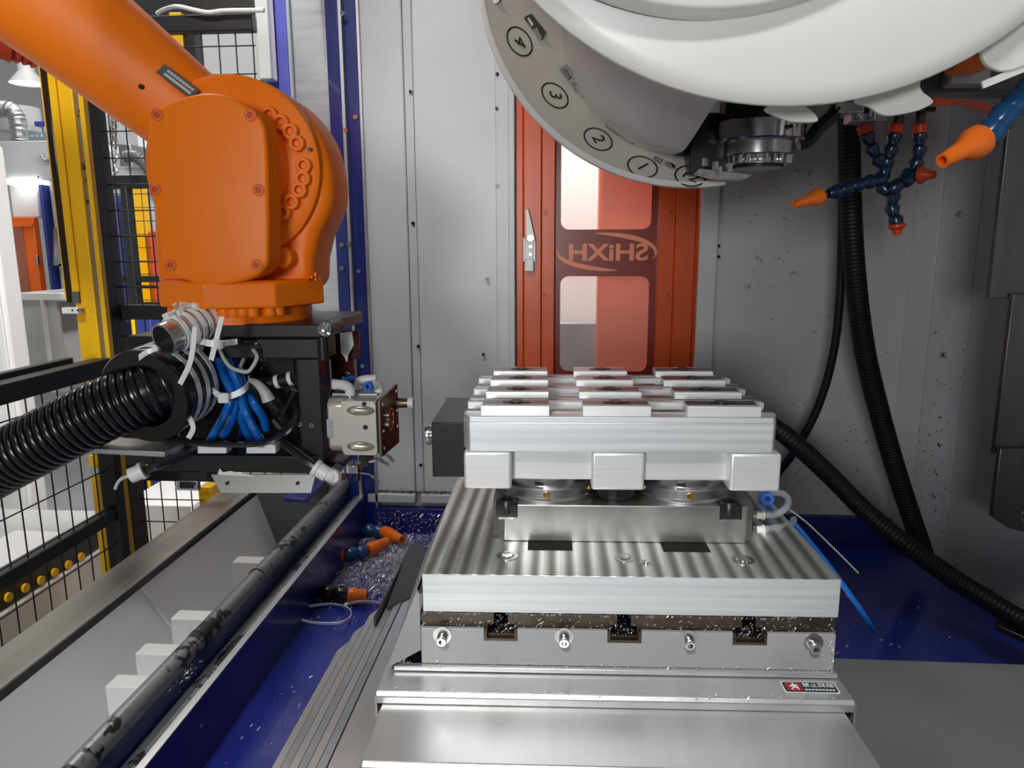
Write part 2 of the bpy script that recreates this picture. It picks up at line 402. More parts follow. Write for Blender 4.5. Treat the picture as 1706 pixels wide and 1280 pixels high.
# back wall: backing sheet, separate folded panels as children
wb = struct(rbox((-0.56,YW+0.02,FZ),(-0.14,YW+0.04,2.7)).build('wall_back', 'grey2'))
zb = 0.789
def panel(x0, x1, z0, z1, y0=YW, mat='grey', nm='panel', par=wb, bev=0.004):
    return rbox((x0,y0,z0),(x1,YW+0.02,z1)).build(nm, mat, par, bevel=bev)
panel(-0.548,-0.412, zb+0.03, 2.68)
panel(-0.548,-0.412, zb, zb+0.028, YW-0.012, nm='lip')
panel(-0.388,-0.145, zb+0.03, 2.68)
panel(-0.396,-0.145, zb, zb+0.028, YW-0.012, nm='lip')
panel(-0.411,-0.389, zb+0.03, 2.68, YW+0.004, mat='grey2', nm='joint_strip', bev=0.001)
# raised hem beside the door
panel(-0.178,-0.142, zb+0.03, 2.68, YW-0.008, nm='hem', bev=0.003)
scr = screw_mesh('wall_screw', 0.0045, 0.004, 'darkmetal')
for (px, py) in ((684,153),(688,372),(697,577),(701,775),(829,125),(828,182),(829,310),(812,465),(806,590)):
    p = at(px, py, YW-0.001); p.y = YW if px < 800 else YW-0.008
    put('screw', scr, p, (0,-1,0), wb)
# black swarf lying on the lips
def flakes(name, pts, size, mat, parent, seed=1):
    rnd = random.Random(seed); b = MB()
    for p in pts:
        s = size*rnd.uniform(0.4,1.4); a = Vector((rnd.gauss(0,1),rnd.gauss(0,1),rnd.gauss(0,1))).normalized()
        c = a.orthogonal().normalized(); d = a.cross(c)
        l = rnd.uniform(0.8,2.6); p = Vector(p)
        b.add([p-c*s*l-d*s*0.4, p+c*s*l-d*s*0.3+a*s*0.5, p+c*s*l*0.7+d*s*0.6, p-c*s*l*0.8+d*s*0.4+a*s*0.3], [(0,1,2,3)])
    o = b.build(name, mat, parent, smooth=False, kind='stuff'); return o
rnd = random.Random(3)
flakes('swarf', [(rnd.uniform(-0.54,-0.16), YW-rnd.uniform(0.001,0.012), zb+0.0285+abs(rnd.gauss(0,0.004))) for _ in range(420)], 0.0016, 'black', wb)
flakes('splash_chips', [(rnd.uniform(-0.54,-0.15), YW-0.0015, zb+0.03+abs(rnd.gauss(0,0.22))) for _ in range(150)], 0.0011, 'black', wb, 2)

# right part of the back wall, corner post and side wall
wr = struct(rbox((0.37,YW,0.775),(0.90,YW+0.02,2.7)).build('wall_back_right', 'greyR', bevel=0.003))
rbox((0.345,YW-0.014,0.775),(0.392,YW,2.7)).build('door_jamb', 'grey', wr, bevel=0.003)
rbox((-0.145,YW-0.014,0.775),(-0.128,YW+0.02,2.7)).build('door_jamb', 'grey', wr, bevel=0.003)
for (px,py) in ((1197,410),(1197,428)): put('screw', scr, at(px,py,YW-0.001), (0,-1,0), wr)
flakes('splash_chips', [(rnd.uniform(0.40,0.88), YW-0.0015, 0.9+abs(rnd.gauss(0,0.2))) for _ in range(130)], 0.0016, 'black', wr, 4)
cp = MB()
A = Vector((0.875,YW,0)); B = Vector((0.915,1.90,0)); Cc = Vector((0.955,1.80,0)); D2 = Vector((1.20,0.9,0))
def wallquad(p, q, z0, z1, th, name, mat, parent=None, bev=0.002):
    d = (q-p).normalized(); nrm = Vector((d.y,-d.x,0))
    if nrm.x > 0: nrm = -nrm
    vs = [Vector((p.x,p.y,z0)), Vector((q.x,q.y,z0)), Vector((q.x,q.y,z1)), Vector((p.x,p.y,z1))]
    return MB().prism(vs, -nrm*th).build(name, mat, parent, bevel=bev)
ws = struct(wallquad(Cc, D2, FZ, 2.7, 0.02, 'wall_right', 'greyR'))
rbox((1.20,-0.08,FZ),(1.22,0.9,2.62)).build('front_sheet','greyR',ws)  # unseen wall extension added to darken the right side
wallquad(A, B, FZ+0.02, 2.7, 0.02, 'corner_sheet', 'greyR', ws)
wallquad(B, Cc, FZ+0.02, 2.7, 0.025, 'corner_post', 'grey', ws)
d_ = (Cc-B).normalized(); nB = Vector((d_.y,-d_.x,0)); nB = nB if nB.x < 0 else -nB
big = screw_mesh('post_screw', 0.009, 0.006, 'chrome')
for (px,py) in ((1527,357),(1509,591)):
    p = at(px,py,1.85); t = max(0.1,min(0.9,(1.90-1.85)/(1.90-1.80))); q = B.lerp(Cc,t); put('screw', big, (q.x,q.y,p.z), nB, ws)
flakes('splash_chips', [B.lerp(Cc, rnd.random())+nB*0.0015+Vector((0,0,0.75+abs(rnd.gauss(0,0.3)))) for _ in range(150)], 0.0022, 'darkmetal', ws, 5)
flakes('swarf', [Cc.lerp(D2, rnd.random()*0.5)+Vector((-0.006,0,FZ+abs(rnd.gauss(0,0.008)))) for _ in range(200)], 0.0025, 'darkmetal', ws, 6)

# ---------------------------------------------------------------- side door frame (violet-blue column, grey side sheet, dark-blue jamb) on the left
def jx(px, Y): return at(px, 300, Y).x
fr = struct(rbox((jx(450,YW+0.10),YW+0.10,0.2),(jx(492,YW+0.10),YW+0.22,2.75)).build('trim_2', 'blue2', bevel=0.004))
rbox((jx(492,YW+0.095),YW+0.095,0.2),(jx(496,YW+0.095),YW+0.21,2.75)).build('edge_strip', 'grey2', fr, bevel=0.002)
fr2 = struct(rbox((jx(497,YW+0.12),YW+0.12,0.2),(jx(560,YW+0.12),YW+0.135,2.75)).build('wall_side_sheet', 'galv'))
fb = struct(rbox((jx(554,YW-0.03),YW-0.03,FZ),(jx(575,YW-0.03),YW+0.115,2.75)).build('trim_3', 'blue', bevel=0.003))
rbox((jx(575,YW-0.034),YW-0.034,FZ),(jx(580,YW-0.034),YW-0.012,2.75)).build('seal_strip', 'galv', fb)
fb2 = struct(rbox((jx(580,YW-0.01),YW-0.01,FZ),(jx(604,YW-0.01),YW+0.10,2.75)).build('trim_4', 'blue', bevel=0.003))
rbox((jx(604,YW-0.012),YW-0.012,FZ),(jx(608,YW-0.012),YW+0.01,2.75)).build('seal_strip', 'galv', fb2)
wsm = screw_mesh('frame_screw', 0.006, 0.005, 'chrome')
for (px,py) in ((592,195),(598,452),(604,610)):
    p = at(px,py,YW-0.012); put('screw', wsm, (p.x, YW-0.010, p.z), (0,-1,0), fb2)
for (px,py) in ((572,24),(577,218),(583,406),(571,408),(571,447)):
    p = at(px,py,YW-0.03); put('screw', wsm, (p.x, YW-0.034, p.z), (0,-1,0), fb)

# ---------------------------------------------------------------- orange service door with two windows and the printed name
DY = YW+0.004
dz0, dz1 = 0.80, 2.66
def dX(px): return WX(px, 420)
dx0, dx1 = -0.1275, 0.3445
door = struct(thing('door_1', 'orange service door', 'door', (0.1, DY, dz0)))
del door['category']; door['label'] = 'orange service door with two rounded windows and mirrored lettering'
rbox((dx0,DY,dz0),(dX(872),DY+0.035,dz1)).build('edge_trim', 'doororange', door, bevel=0.003)
rbox((dX(872),DY-0.004,dz0),(dX(902),DY+0.035,dz1)).build('stile', 'doororange', door, bevel=0.003)
rbox((dX(902),DY+0.002,dz0),(dX(924),DY+0.035,dz1)).build('window_strip', 'doororange', door, bevel=0.002)
rbox((dX(1097),DY+0.002,dz0),(dX(1124),DY+0.035,dz1)).build('window_strip', 'doororange', door, bevel=0.002)
rbox((dX(1124),DY-0.004,dz0),(dX(1158),DY+0.035,dz1)).build('stile', 'doororange', door, bevel=0.003)
rbox((dX(1158),DY,dz0),(dx1,DY+0.035,dz1)).build('edge_trim', 'doororange', door, bevel=0.003)
# brown film panel with rounded openings: frame built around three windows
gx0, gx1 = dX(924), dX(1097)
wx0, wx1 = dX(934), dX(1085)
z = lambda py: at(1010, py, YW).z
wins = [(z(621), z(461)), (z(382), z(226))]
holed_plate([(gx0,dz0),(gx1,dz0),(gx1,dz1),(gx0,dz1)], [rrect((wx0+wx1)/2,(a+c)/2,wx1-wx0,c-a,0.022) for a,c in wins], DY+0.02, 0.004).build('tinted_film', 'brownglass', door, smooth=False)
for a, c in wins:
    MB().prism([(p[0],DY+0.0205,p[1]) for p in rrect((wx0+wx1)/2,(a+c)/2,wx1-wx0-0.0004,c-a-0.0004,0.0218)], (0,0.003,0)).build('pane', 'pane', door)
# printed name: seen from the back so the letters are mirrored
lz = z(420); lx = dX(1011)
text('lettering', 'SHiXH', 0.060, 'peach', door, frame((lx+0.004, DY+0.0192, z(422)), (-1,0,0), (0,0,1)), 0.0004, sx=1.24, bold=0.0016)
def swoosh(cx, cz, rx, rz, t0, t1, wmax, nm):
    n = 28; vs = []; top = []; bot = []
    for i in range(n+1):
        t = math.radians(t0+(t1-t0)*i/n); k = math.sin(math.pi*min(1,max(0,i/n))**0.8)
        p = Vector((cx+rx*math.cos(t), 0, cz+rz*math.sin(t))); q = Vector((cx+(rx-wmax*k*1.1)*math.cos(t), 0, cz+(rz-wmax*k)*math.sin(t)))
        top.append(p); bot.append(q)
    pts = [Vector((p.x, DY+0.0194, p.z)) for p in top+bot[::-1]]
    m = MB()
    k = n+1
    m.v = pts+[p+Vector((0,0.0006,0)) for p in pts]
    N = len(pts)
    for i in range(n): m.f += [(i,i+1,N-2-i,N-1-i), (N+i,2*N-1-i,2*N-2-i,N+i+1)]
    m.build(nm, 'peach', door, smooth=False)
rxs = (dX(1096)-dX(926))/2
swoosh(lx, lz, rxs, 0.050, 105, -25, 0.013, 'swoosh')
swoosh(lx, lz, rxs, 0.050, 285, 160, 0.013, 'swoosh')
ds = screw_mesh('door_screw', 0.005, 0.004, 'doororange')
for (px,py) in ((908,354),(906,491),(1117,353),(1112,491)): 
    p = at(px,py,YW); put('screw', ds, (p.x, DY+0.001, p.z), (0,-1,0), door)
# toggle latch
p = at(882,400,DY-0.006)
lt = rbox((p.x-0.013,DY-0.010,at(882,452,DY).z),(p.x+0.013,DY-0.004,at(882,398,DY).z)).build('latch_plate', 'latch', door, bevel=0.001)
lv = [at(875,350,DY-0.02), at(880,347,DY-0.02), at(892,400,DY-0.02), at(876,402,DY-0.02)]
MB().prism(lv, (0,0.012,0)).build('lever', 'latch', lt, bevel=0.001)
rbox((p.x-0.011,DY-0.016,at(882,452,DY).z),(p.x+0.011,DY-0.009,at(882,432,DY).z)).build('catch', 'latch', lt, bevel=0.001)
rbox((p.x-0.016,DY-0.013,at(882,436,DY).z),(p.x-0.0125,DY-0.004,at(882,396,DY).z)).build('side_link', 'latch', lt)
rbox((p.x+0.0125,DY-0.013,at(882,436,DY).z),(p.x+0.016,DY-0.004,at(882,396,DY).z)).build('side_link', 'latch', lt)
for (px,py,r) in ((884,397,0.008),(884,411,0.004),(884,424,0.004)):
    c = at(px,py,DY-0.022); MB().cyl((c.x,DY-0.022,c.z),(c.x,DY-0.008,c.z),r,n=14).build('rivet', 'chrome', lt)
# what stands outside behind the windows
o = rbox((-0.5,2.62,0.0),(0.17,3.2,2.6)).build('control_cabinet', 'white', bevel=0.01); tag(o, 'white cabinet outside, seen through left half of the door windows', 'cabinet')
o = rbox((0.10,2.22,0.0),(0.52,2.30,2.6)).build('swing_panel', 'doorframe2', bevel=0.01); tag(o, 'orange panel standing outside behind right half of the door windows', 'panel')
o = MB().box((-0.30,2.48,0.0),(0.125,2.56,1.245)).build('wash_tank', 'palecover', bevel=0.006); tag(o, 'grey wash tank outside behind the lower door window', 'tank')
# ================================================================ table, cover plates, fixture
TA = math.radians(1.8)                       # the table stands turned a little against the wall
TM = Matrix.Translation((0.07,0.712,0)) @ Matrix.Rotation(TA, 4, 'Z') @ Matrix.Translation((-0.07,-0.712,0))
def tp(x, y, z): return TM @ Vector((x,y,z))
class TB(MB):
    def build(s, *a, **k): s.xf(TM); return MB.build(s, *a, **k)
def tbox(a, b): t = TB(); t.box(a, b); return t
TX0, TX1 = -0.147, 0.284
TY0, TY1 = 0.712, 1.04
# T-slot table
tab = thing('machine_table', 'oily T-slot machine table with grey apron under the aluminium plate', 'table', tp(0.07,0.88,0.98))
slots = [-0.063, 0.066, 0.195]
def slot_profile(x0, x1, ztop, zbot, zmid, zlow, nw, ww):
    pts = [(x0,ztop)]
    for sx in slots: pts += [(sx-nw,ztop),(sx-nw,zmid),(sx-ww,zmid),(sx-ww,zlow),(sx+ww,zlow),(sx+ww,zmid),(sx+nw,zmid),(sx+nw,ztop)]
    pts += [(x1,ztop),(x1,zbot),(x0,zbot)]; return pts
t = TB(); t.prism([(x,TY0,zz) for x,zz in slot_profile(TX0,TX1-0.001,1.1215,1.03,1.1090,1.0985,0.0070,0.0135)], (0,TY1-TY0,0))
t.build('slotted_top', 'castiron', tab, bevel=0.0006, smooth=False)
# apron of painted sheet, cut out round the slots
def apron():
    pts = [(TX0,1.1065)]
    for sx in slots: pts += [(sx-0.0175,1.1065),(sx-0.0175,1.0935),(sx+0.0175,1.0935),(sx+0.0175,1.1065)]
    pts += [(TX1-0.002,1.1065),(TX1-0.002,1.066),(TX0,1.066)]; return pts
t = TB(); t.prism([(x,TY0-0.006,zz) for x,zz in apron()], (0,0.005,0)); t.build('apron', 'greysheet', tab, bevel=0.0006, smooth=False)
for sx in slots:   # rim of the slot
    t = TB()
    t.box((sx-0.0175,TY0-0.0062,1.0935),(sx+0.0175,TY0,1.0965)); t.box((sx-0.0175,TY0-0.0062,1.0965),(sx-0.0145,TY0,1.1065)); t.box((sx+0.0145,TY0-0.0062,1.0965),(sx+0.0175,TY0,1.1065))
    t.build('slot_rim', 'castiron', tab)
apscr = screw_mesh('apron_screw', 0.0055, 0.010, 'chrome')
wash = MB().pipe((0,0,0),(0,0,0.0015),0.0098,0.004,20).mesh('washer', org=(0,0,0))[0]; wash.materials.append(M['steel'])
for (px,py) in ((737,1060),(940,1062),(1148,1066),(1355,1072)):
    c = at(px,py,TY0-0.006+ (at(px,py,.71).x-0.07)*math.tan(TA)); 
    put('apron_bolt', apscr, c+Vector((0,0.001,-0.001)), (0,-1,-0.15), tab)
    put('washer', wash, c+Vector((0,0.0005,0.001)), (0,-1,0), tab)
# stepped sheet in front of the apron
tbox((-0.176,0.7005,1.060),(0.285,TY0-0.004,1.0655)).build('step_sheet', 'stainless', tab, bevel=0.001)
# slanting side cheek left of the plate
t = TB(); t.prism([(TX0-0.002,TY0-0.006,1.165),(TX0-0.002,TY0-0.006,1.075),(-0.186,0.675,1.066),(-0.190,0.69,1.06),(-0.190,1.0,1.05),(TX0-0.002,1.04,1.16)], (0.002,0,0))
t = TB(); a=(TX0-0.0025,TY0-0.004,1.150); b=(TX0-0.0025,TY0-0.004,1.082); c=(-0.182,0.700,1.067); d=(-0.186,0.98,1.067); e=(TX0-0.0025,1.03,1.150)
t.add([a,b,c,d,e],[(0,1,2),(0,2,3,4)]); t.add([Vector(q)+Vector((0.0018,0,-0.0018)) for q in (a,b,c,d,e)],[(0,1,2),(0,2,3,4)])
t.build('side_cheek', 'greysheet', tab, smooth=False)
fl = []
for _ in range(330):
    x = rnd.uniform(TX0,TX1); fl.append(tp(x, TY0-rnd.uniform(0.0005,0.004), 1.1075+abs(rnd.gauss(0,0.005)) if rnd.random()<0.6 else 1.1215))
for _ in range(170): fl.append(tp(rnd.uniform(-0.17,0.28), TY0-0.008-abs(rnd.gauss(0,0.003)), 1.0672+abs(rnd.gauss(0,0.002))))
for _ in range(60): fl.append(tp(TX1-0.003-abs(rnd.gauss(0,0.003)), TY0-0.0065-abs(rnd.gauss(0,0.0012)), rnd.uniform(1.068,1.10)))
for sx in slots:
    for _ in range(60): fl.append(tp(sx+rnd.uniform(-0.012,0.012), TY0+rnd.uniform(-0.003,0.03), 1.0995+abs(rnd.gauss(0,0.002))))
for _ in range(110): fl.append(tp(rnd.uniform(-0.18,0.27), 0.665+rnd.gauss(0,0.004), 1.0615))
flakes('chips', fl, 0.0008, 'chip', tab, 8)

# telescopic way cover in front of the table
wc = thing('way_cover', 'stainless telescopic way cover running forward from the machine table', 'way cover', tp(0.05,0.5,0.95))
def hood(x0, x1, y0, y1, zt, nm, drop=0.013, slope=0.0, mat='stainless'):
    t = TB()
    t.prism([(x0,y0,zt-slope),(x0,y0-0.004,zt-slope-0.004),(x0,y0-0.004,zt-slope-drop),(x0,y0,zt-slope-drop),(x0,y0+0.002,zt-slope-0.005),(x0,y1,zt-0.003),(x0,y1,zt)], (x1-x0,0,0))
    return t.build(nm, mat, wc, bevel=0.0008)
hood(-0.187,0.288,0.667,0.715,1.0590,'cover_segment',0.012)
hood(-0.181,0.279,0.580,0.700,1.0465,'cover_segment',0.012)
hood(-0.176,0.274,0.470,0.640,1.0335,'cover_segment',0.012)
for (x0,x1,y0,y1,z1) in ((-0.187,0.288,0.663,0.715,1.056),(-0.181,0.279,0.58,0.70,1.0435),(-0.176,0.274,0.47,0.64,1.0305)):
    for x in (x0,x1): tbox((x-0.0012,y0,z1-0.10),(x+0.0012,y1,z1)).build('cover_side', 'sheetdk', wc)
# warning sticker on the front lip
sz = 1.0593
c0, c1, c2, c3 = tp(0.224,0.6955,sz), tp(0.279,0.6955,sz), tp(0.279,0.676,sz), tp(0.224,0.676,sz)
st = thing('warning_sticker', 'dark no-stepping sticker with red walking figure on the way cover lip', 'sticker', (c0+c2)/2)
ux = ((c1-c0)+(c2-c3))/2; ux.normalize(); uy = Vector((-ux.y,ux.x,0)); W_ = ((c1-c0).length+(c2-c3).length)/2; H_ = ((c0-c3).dot(uy)+(c1-c2).dot(uy))/2
cc = (c0+c1+c2+c3)/4
def spl(u, v, dz=0): return cc+ux*u*W_/2+uy*v*H_/2+Vector((0,0,dz))
def sticker_rect(u0,u1,v0,v1,dz,nm,mat,r=0.0015):
    w2 = (u1-u0)*W_/2; h2 = (v1-v0)*H_/2; c = spl((u0+u1)/2,(v0+v1)/2,dz)
    pts = [c+ux*p[0]+uy*p[1] for p in rrect(0,0,w2,h2,r)]
    return MB().prism(pts, (0,0,0.0002)).build(nm, mat, st, smooth=False)
sticker_rect(-1,1,-1,1,0.0,'backing','plasticw',0.003); sticker_rect(-0.95,0.95,-0.86,0.86,0.0003,'field','navy',0.0025)
sticker_rect(-0.88,-0.30,-0.75,0.75,0.0006,'red_field','red',0.004)
sf = lambda u,v: frame(spl(u,v,0.0010), ux, uy)
text('warning_text', '禁止踩踏', 0.0080, 'plasticw', st, sf(0.32,0.22), 0.0001, sx=1.0)
for k in range(9): sticker_rect(-0.24+0.125*k,-0.24+0.125*k+0.09,-0.62,-0.40,0.0007,'small_print','plasticw',0.0002)
fg = MB(); 
def fl2(u,v): return spl(-0.59+u*0.16, v*0.55, 0.0011)
fg.tube([fl2(0,0.35),fl2(0.1,-0.1)],0.0011,6); fg.tube([fl2(0.1,-0.1),fl2(-0.7,-0.9)],0.0009,6); fg.tube([fl2(0.1,-0.1),fl2(0.8,-0.5),fl2(0.8,-0.95)],0.0009,6)
fg.tube([fl2(0,0.3),fl2(-0.9,0.0)],0.0008,6); fg.tube([fl2(0,0.3),fl2(0.9,0.2)],0.0008,6); fg.lathe([(0,-0.0012),(0.0012,0),(0,0.0012)],fl2(0,0.8),(0,0,1),8)
fg.build('walking_figure','plasticw',st)

# aluminium riser plate
rp = thing('riser_plate', 'thick milled aluminium plate with banded machining marks on the table', 'plate', tp(0.07,0.87,1.1225))
ZP = 1.165
def plate_mesh():
    return tbox((TX0+0.002,TY0-0.001,1.1225),(TX1+0.001,TY1,ZP))
plate_mesh().build('plate_body', 'milled', rp, bevel=0.0006)
tbox((TX0+0.003,TY0-0.0016,1.1235),(TX1,TY0-0.0008,ZP-0.0004)).build('front_face', 'alufront', rp)
# counterbored screws and holes in the top
for (px,py,r) in ((845,927,0.012),(1040,930,0.011),(1076,938,0.0065),(1238,934,0.0125)):
    c = atz(px,py,ZP)
    MB().pipe((c.x,c.y,ZP-0.002),(c.x,c.y,ZP+0.0008),r,r*0.62,24).build('counterbore', 'steel', rp)
    MB().lathe([(0,0),(r*0.6,0),(r*0.5,0.002),(0,0.0012)],(c.x,c.y,ZP),(0,0,1),20).build('plate_screw', 'chrome', rp)
# black slots running out under the base block
for (pxa,pxb) in ((882,957),(1108,1186)):
    a = atz(pxa,917,ZP+0.0003); b = atz(pxb,917,ZP+0.0003)
    tbox((a.x,0.775,ZP-0.004),(b.x,0.83,ZP+0.0004)).build('keyway', 'deepblack', rp)

# base block with zero-point modules
BX0, BX1, BY0, BY1, BZ = -0.073, 0.212, 0.800, 0.985, 1.209
bb = thing('base_block', 'ground steel clamping block standing on the banded aluminium plate', 'clamp block', tp(0.07,0.89,ZP))
t = TB(); ch=0.012
t.prism([(BX0+0.010,BY0,ZP+0.0005),(BX1,BY0,ZP+0.0005),(BX1+0.010,BY0+ch,ZP+0.0005),(BX1+0.010,BY1,ZP+0.0005),(BX0-0.004,BY1,ZP+0.0005),(BX0-0.004,BY0+ch,ZP+0.0005)], (0,0,BZ-ZP-0.0005))
t.build('block_body', 'steelblk', bb, bevel=0.0008)
capm = screw_mesh('cap_screw', 0.0105, 0.015, 'black', 0.006)
for (px,py) in ((850,846),(1219,849)):
    c = at(px,py,BY0+0.012); x = c.x
    tbox((x-0.0125,BY0-0.0006,BZ-0.015),(x+0.0125,BY0+0.02,BZ+0.0004)).build('screw_pocket', 'darkmetal', bb)
    put('cap_screw', capm, tp(x,BY0+0.009,BZ-0.011), (0,0,1), bb)
    tbox((x-0.009,BY0-0.0012,BZ-0.017),(x+0.009,BY0-0.0002,BZ-0.0145)).build('pocket_edge', 'chrome', bb)
mods = []
brs = screw_mesh('brass_port', 0.0042, 0.002, 'brass', 0.0022)
for k,(px,) in enumerate(((919,),(1143,))):
    cx = at(px,820,0.868).x; cy = 0.868; cen = tp(cx,cy,BZ)
    md = thing('zero_point_module', ('left' if k==0 else 'right')+' round steel clamping module with brass port under the aluminium fixture', 'clamp module', cen, 'clamping modules on the base block')
    MB().lathe([(0,0.0003),(0.062,0.0003),(0.062,0.002),(0.059,0.004),(0.059,0.0145),(0.055,0.016),(0,0.016)], cen, (0,0,1), 56).build('lower_ring', 'aludk', md)
    MB().lathe([(0.0515,0.016),(0.0515,0.0245),(0,0.0245)], cen, (0,0,1), 48).build('piston_ring', 'steel', md)
    for a in (-90,-30,-150):
        dv = Vector((math.cos(math.radians(a)),math.sin(math.radians(a)),0)); put('brass_port', brs, cen+dv*0.0588+Vector((0,0,0.009)), dv, md)
    dv = Vector((math.cos(math.radians(-100)),math.sin(math.radians(-100)),0))
    MB().obox(cen+dv*0.0512+Vector((0,0,0.020)), Vector((-dv.y,dv.x,0))*0.005, dv*0.001, Vector((0,0,0.0024))).build('sensor_slot', 'black', md)
    for j in range(3):        # engraved lines
        for q in range(5):
            a = math.radians(-108+q*2.8); dv = Vector((math.cos(a),math.sin(a),0))
            MB().obox(cen+dv*0.0591+Vector((0,0,0.0122-0.0028*j)), Vector((-dv.y,dv.x,0))*0.0011, dv*0.0001, Vector((0,0,0.0006))).build('engraving', 'greydk', md)
kc = tp(at(1030,825,0.835).x,0.835,BZ)
kb = MB().lathe([(0,0.0004),(0.0215,0.0004),(0.0235,0.004),(0.0235,0.017),(0.021,0.019),(0,0.019)], kc, (0,0,1), 16).build('round_plug', 'black', smooth=True, ang=15); tag(kb, 'black faceted round plug between the two clamping modules', 'plug')

# aluminium fixture pallet
FX0, FX1, FY0, FY1 = -0.110, 0.244, 0.800, 1.065
FZ0, FZ1, FZ2 = 1.2335, 1.272, 1.306
fx = thing('fixture_pallet', 'bright aluminium fixture pallet with rows of clamping jaws', 'fixture', tp(0.067,0.915,FZ0))
t = TB(); c = 0.009
t.prism([(FX0+c*0.9,FY0,FZ1),(FX1-c*0.9,FY0,FZ1),(FX1,FY0+c*2,FZ1),(FX1,FY1,FZ1),(FX0,FY1,FZ1),(FX0,FY0+c*2,FZ1)], (0,0,FZ2-FZ1)); t.build('upper_slab', 'alufront', fx, bevel=0.001)
feet = [(778,856),(990,1078),(1222,1308)]
lx0 = []
for k,(a,b) in enumerate(feet):
    xa = at(a,780,FY0).x; xb = at(b,780,FY0).x; lx0.append((xa,xb))
    tbox((xa,FY0-0.001,FZ0-0.006),(xb,FY0+0.06,FZ1-0.0005)).build('foot', 'aluw', fx, bevel=0.003, seg=3)
tbox((FX0+0.002,FY0+0.018,FZ0),(FX1-0.002,FY1-0.004,FZ1-0.0003)).build('lower_slab', 'aluw', fx, bevel=0.002)
# raised front bar, cross bars and jaw rows
t = TB(); t.prism([(FX0+0.0085,FY0+0.0002,FZ2),(FX1-0.0085,FY0+0.0002,FZ2),(FX1-0.0005,FY0+0.0182,FZ2),(FX1-0.0005,FY0+0.034,FZ2),(FX0+0.0005,FY0+0.034,FZ2),(FX0+0.0005,FY0+0.0182,FZ2)], (0,0,0.0065)); t.build('front_bar', 'alufront', fx, bevel=0.0006)
cols = [(-0.089,-0.012),(0.025,0.101),(0.141,0.222)]
rows = [0.8015, 0.882, 0.962, 1.032]
bars = [None, 0.866, 0.946, 1.024]
for r, y in enumerate(rows):
    base = FZ2+0.0005; zt = 1.3245
    if r > 0:
        yb = bars[r]
        tbox((FX0,yb,base),(FX1,yb+0.012,1.3155)).build('cross_bar', 'aluw', fx, bevel=0.0006)
        tbox((FX0+0.001,yb+0.0125,base),(FX1-0.001,yb+0.022,1.3140)).build('rail_strip', 'chrome', fx, bevel=0.0008)
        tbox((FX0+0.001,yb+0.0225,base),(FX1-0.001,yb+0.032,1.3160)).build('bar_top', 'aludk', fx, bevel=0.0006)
        if r < 3: tbox((FX0+0.001,yb+0.038,base),(FX1-0.001,yb+0.046,1.3150)).build('rail_strip', 'chrome', fx, bevel=0.0008)
    else:
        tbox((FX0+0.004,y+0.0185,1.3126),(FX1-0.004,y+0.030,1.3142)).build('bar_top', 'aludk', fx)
    z0_ = 1.3128 if r == 0 else 1.3162
    for k,(a,b) in enumerate(cols):
        t = TB(); t.prism([(a,y,z0_),(a,y+0.010,z0_),(a,y+0.010,zt),(a,y+0.0012,zt)], (b-a,0,0)); t.build('jaw', 'aluw', fx, bevel=0.0005)
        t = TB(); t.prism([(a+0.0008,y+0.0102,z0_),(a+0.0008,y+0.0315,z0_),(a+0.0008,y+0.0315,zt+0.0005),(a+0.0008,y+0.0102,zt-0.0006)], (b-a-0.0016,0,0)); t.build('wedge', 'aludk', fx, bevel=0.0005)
        tbox((a+0.0012,y+0.0318,z0_),(b-0.0012,y+0.0375,zt+0.0002)).build('rear_jaw', 'aluw', fx, bevel=0.0004)
        cxx = (a+b)/2+0.001
        MB().cyl(tp(cxx,y+0.021,zt-0.002),tp(cxx,y+0.021,zt+0.0018),0.0078,n=16).build('clamp_screw', 'darkmetal', fx)
        tbox((cxx-0.015,y+0.017,zt-0.001),(cxx+0.015,y+0.025,zt+0.0008)).build('screw_slot', 'darkmetal', fx)
# black coupling block on the left side with round pin
cb = thing('coupling_block', 'black coupling block with round steel pin on left side of the fixture', 'coupling', tp(-0.13,0.86,1.23))
p0 = at(726,702,0.85); p1 = at(779,793,0.85)
tbox((p0.x,0.85,p1.z),(FX0-0.0015,0.955,p0.z)).build('block', 'black', cb, bevel=0.0015)
pa = at(752,668,1.0); pb = at(777,702,1.0)
tbox((pa.x,0.956,p0.z-0.02),(FX0-0.0015,1.03,pa.z)).build('rear_block', 'black', cb, bevel=0.0015)
c = at(724,725,0.885)
MB().lathe([(0,0),(0.010,0),(0.0125,0.003),(0.0125,0.006),(0.0115,0.008),(0.0115,0.03),(0,0.03)], (at(709,725,0.885).x,0.885,c.z), (1,0,0), 24).build('pin', 'steel', cb)

# fittings and clear tubes on the right of the base block
def fitting(name, p, axis, label, mat='champagne', r=0.0055, L=0.012, grp='push-in fittings on the base block'):
    p = Vector(p); a = Vector(axis).normalized()
    o = thing(name, label, 'fitting', p, grp)
    MB().cyl(p, p+a*L*0.35, r*0.8, n=6).build('thread_nut', 'steel', o)
    MB().lathe([(0,0),(r*0.9,0),(r*0.9,L*0.5),(r*1.15,L*0.52),(r*1.15,L*0.75),(r*0.7,L*0.78),(0,L*0.78)], p+a*L*0.35, a, 18).build('body', mat, o)
    return o
f1 = tp(BX1+0.0105,0.842,0)
fitting('tube_fitting', at(1254,858,f1.y), (1,0,0), 'upper pale push-in fitting on right side of the clamp block')
fitting('tube_fitting', at(1254,883,f1.y-0.005), (1,0,0), 'lower pale push-in fitting on right side of the clamp block', 'plasticw')
def tubething(name, pts, r, mat, label, cat='tube', n=8, sm=8):
    o = MB().tube(smoothpath(pts, sm), r, n).build(name, mat); return tag(o, label, cat)
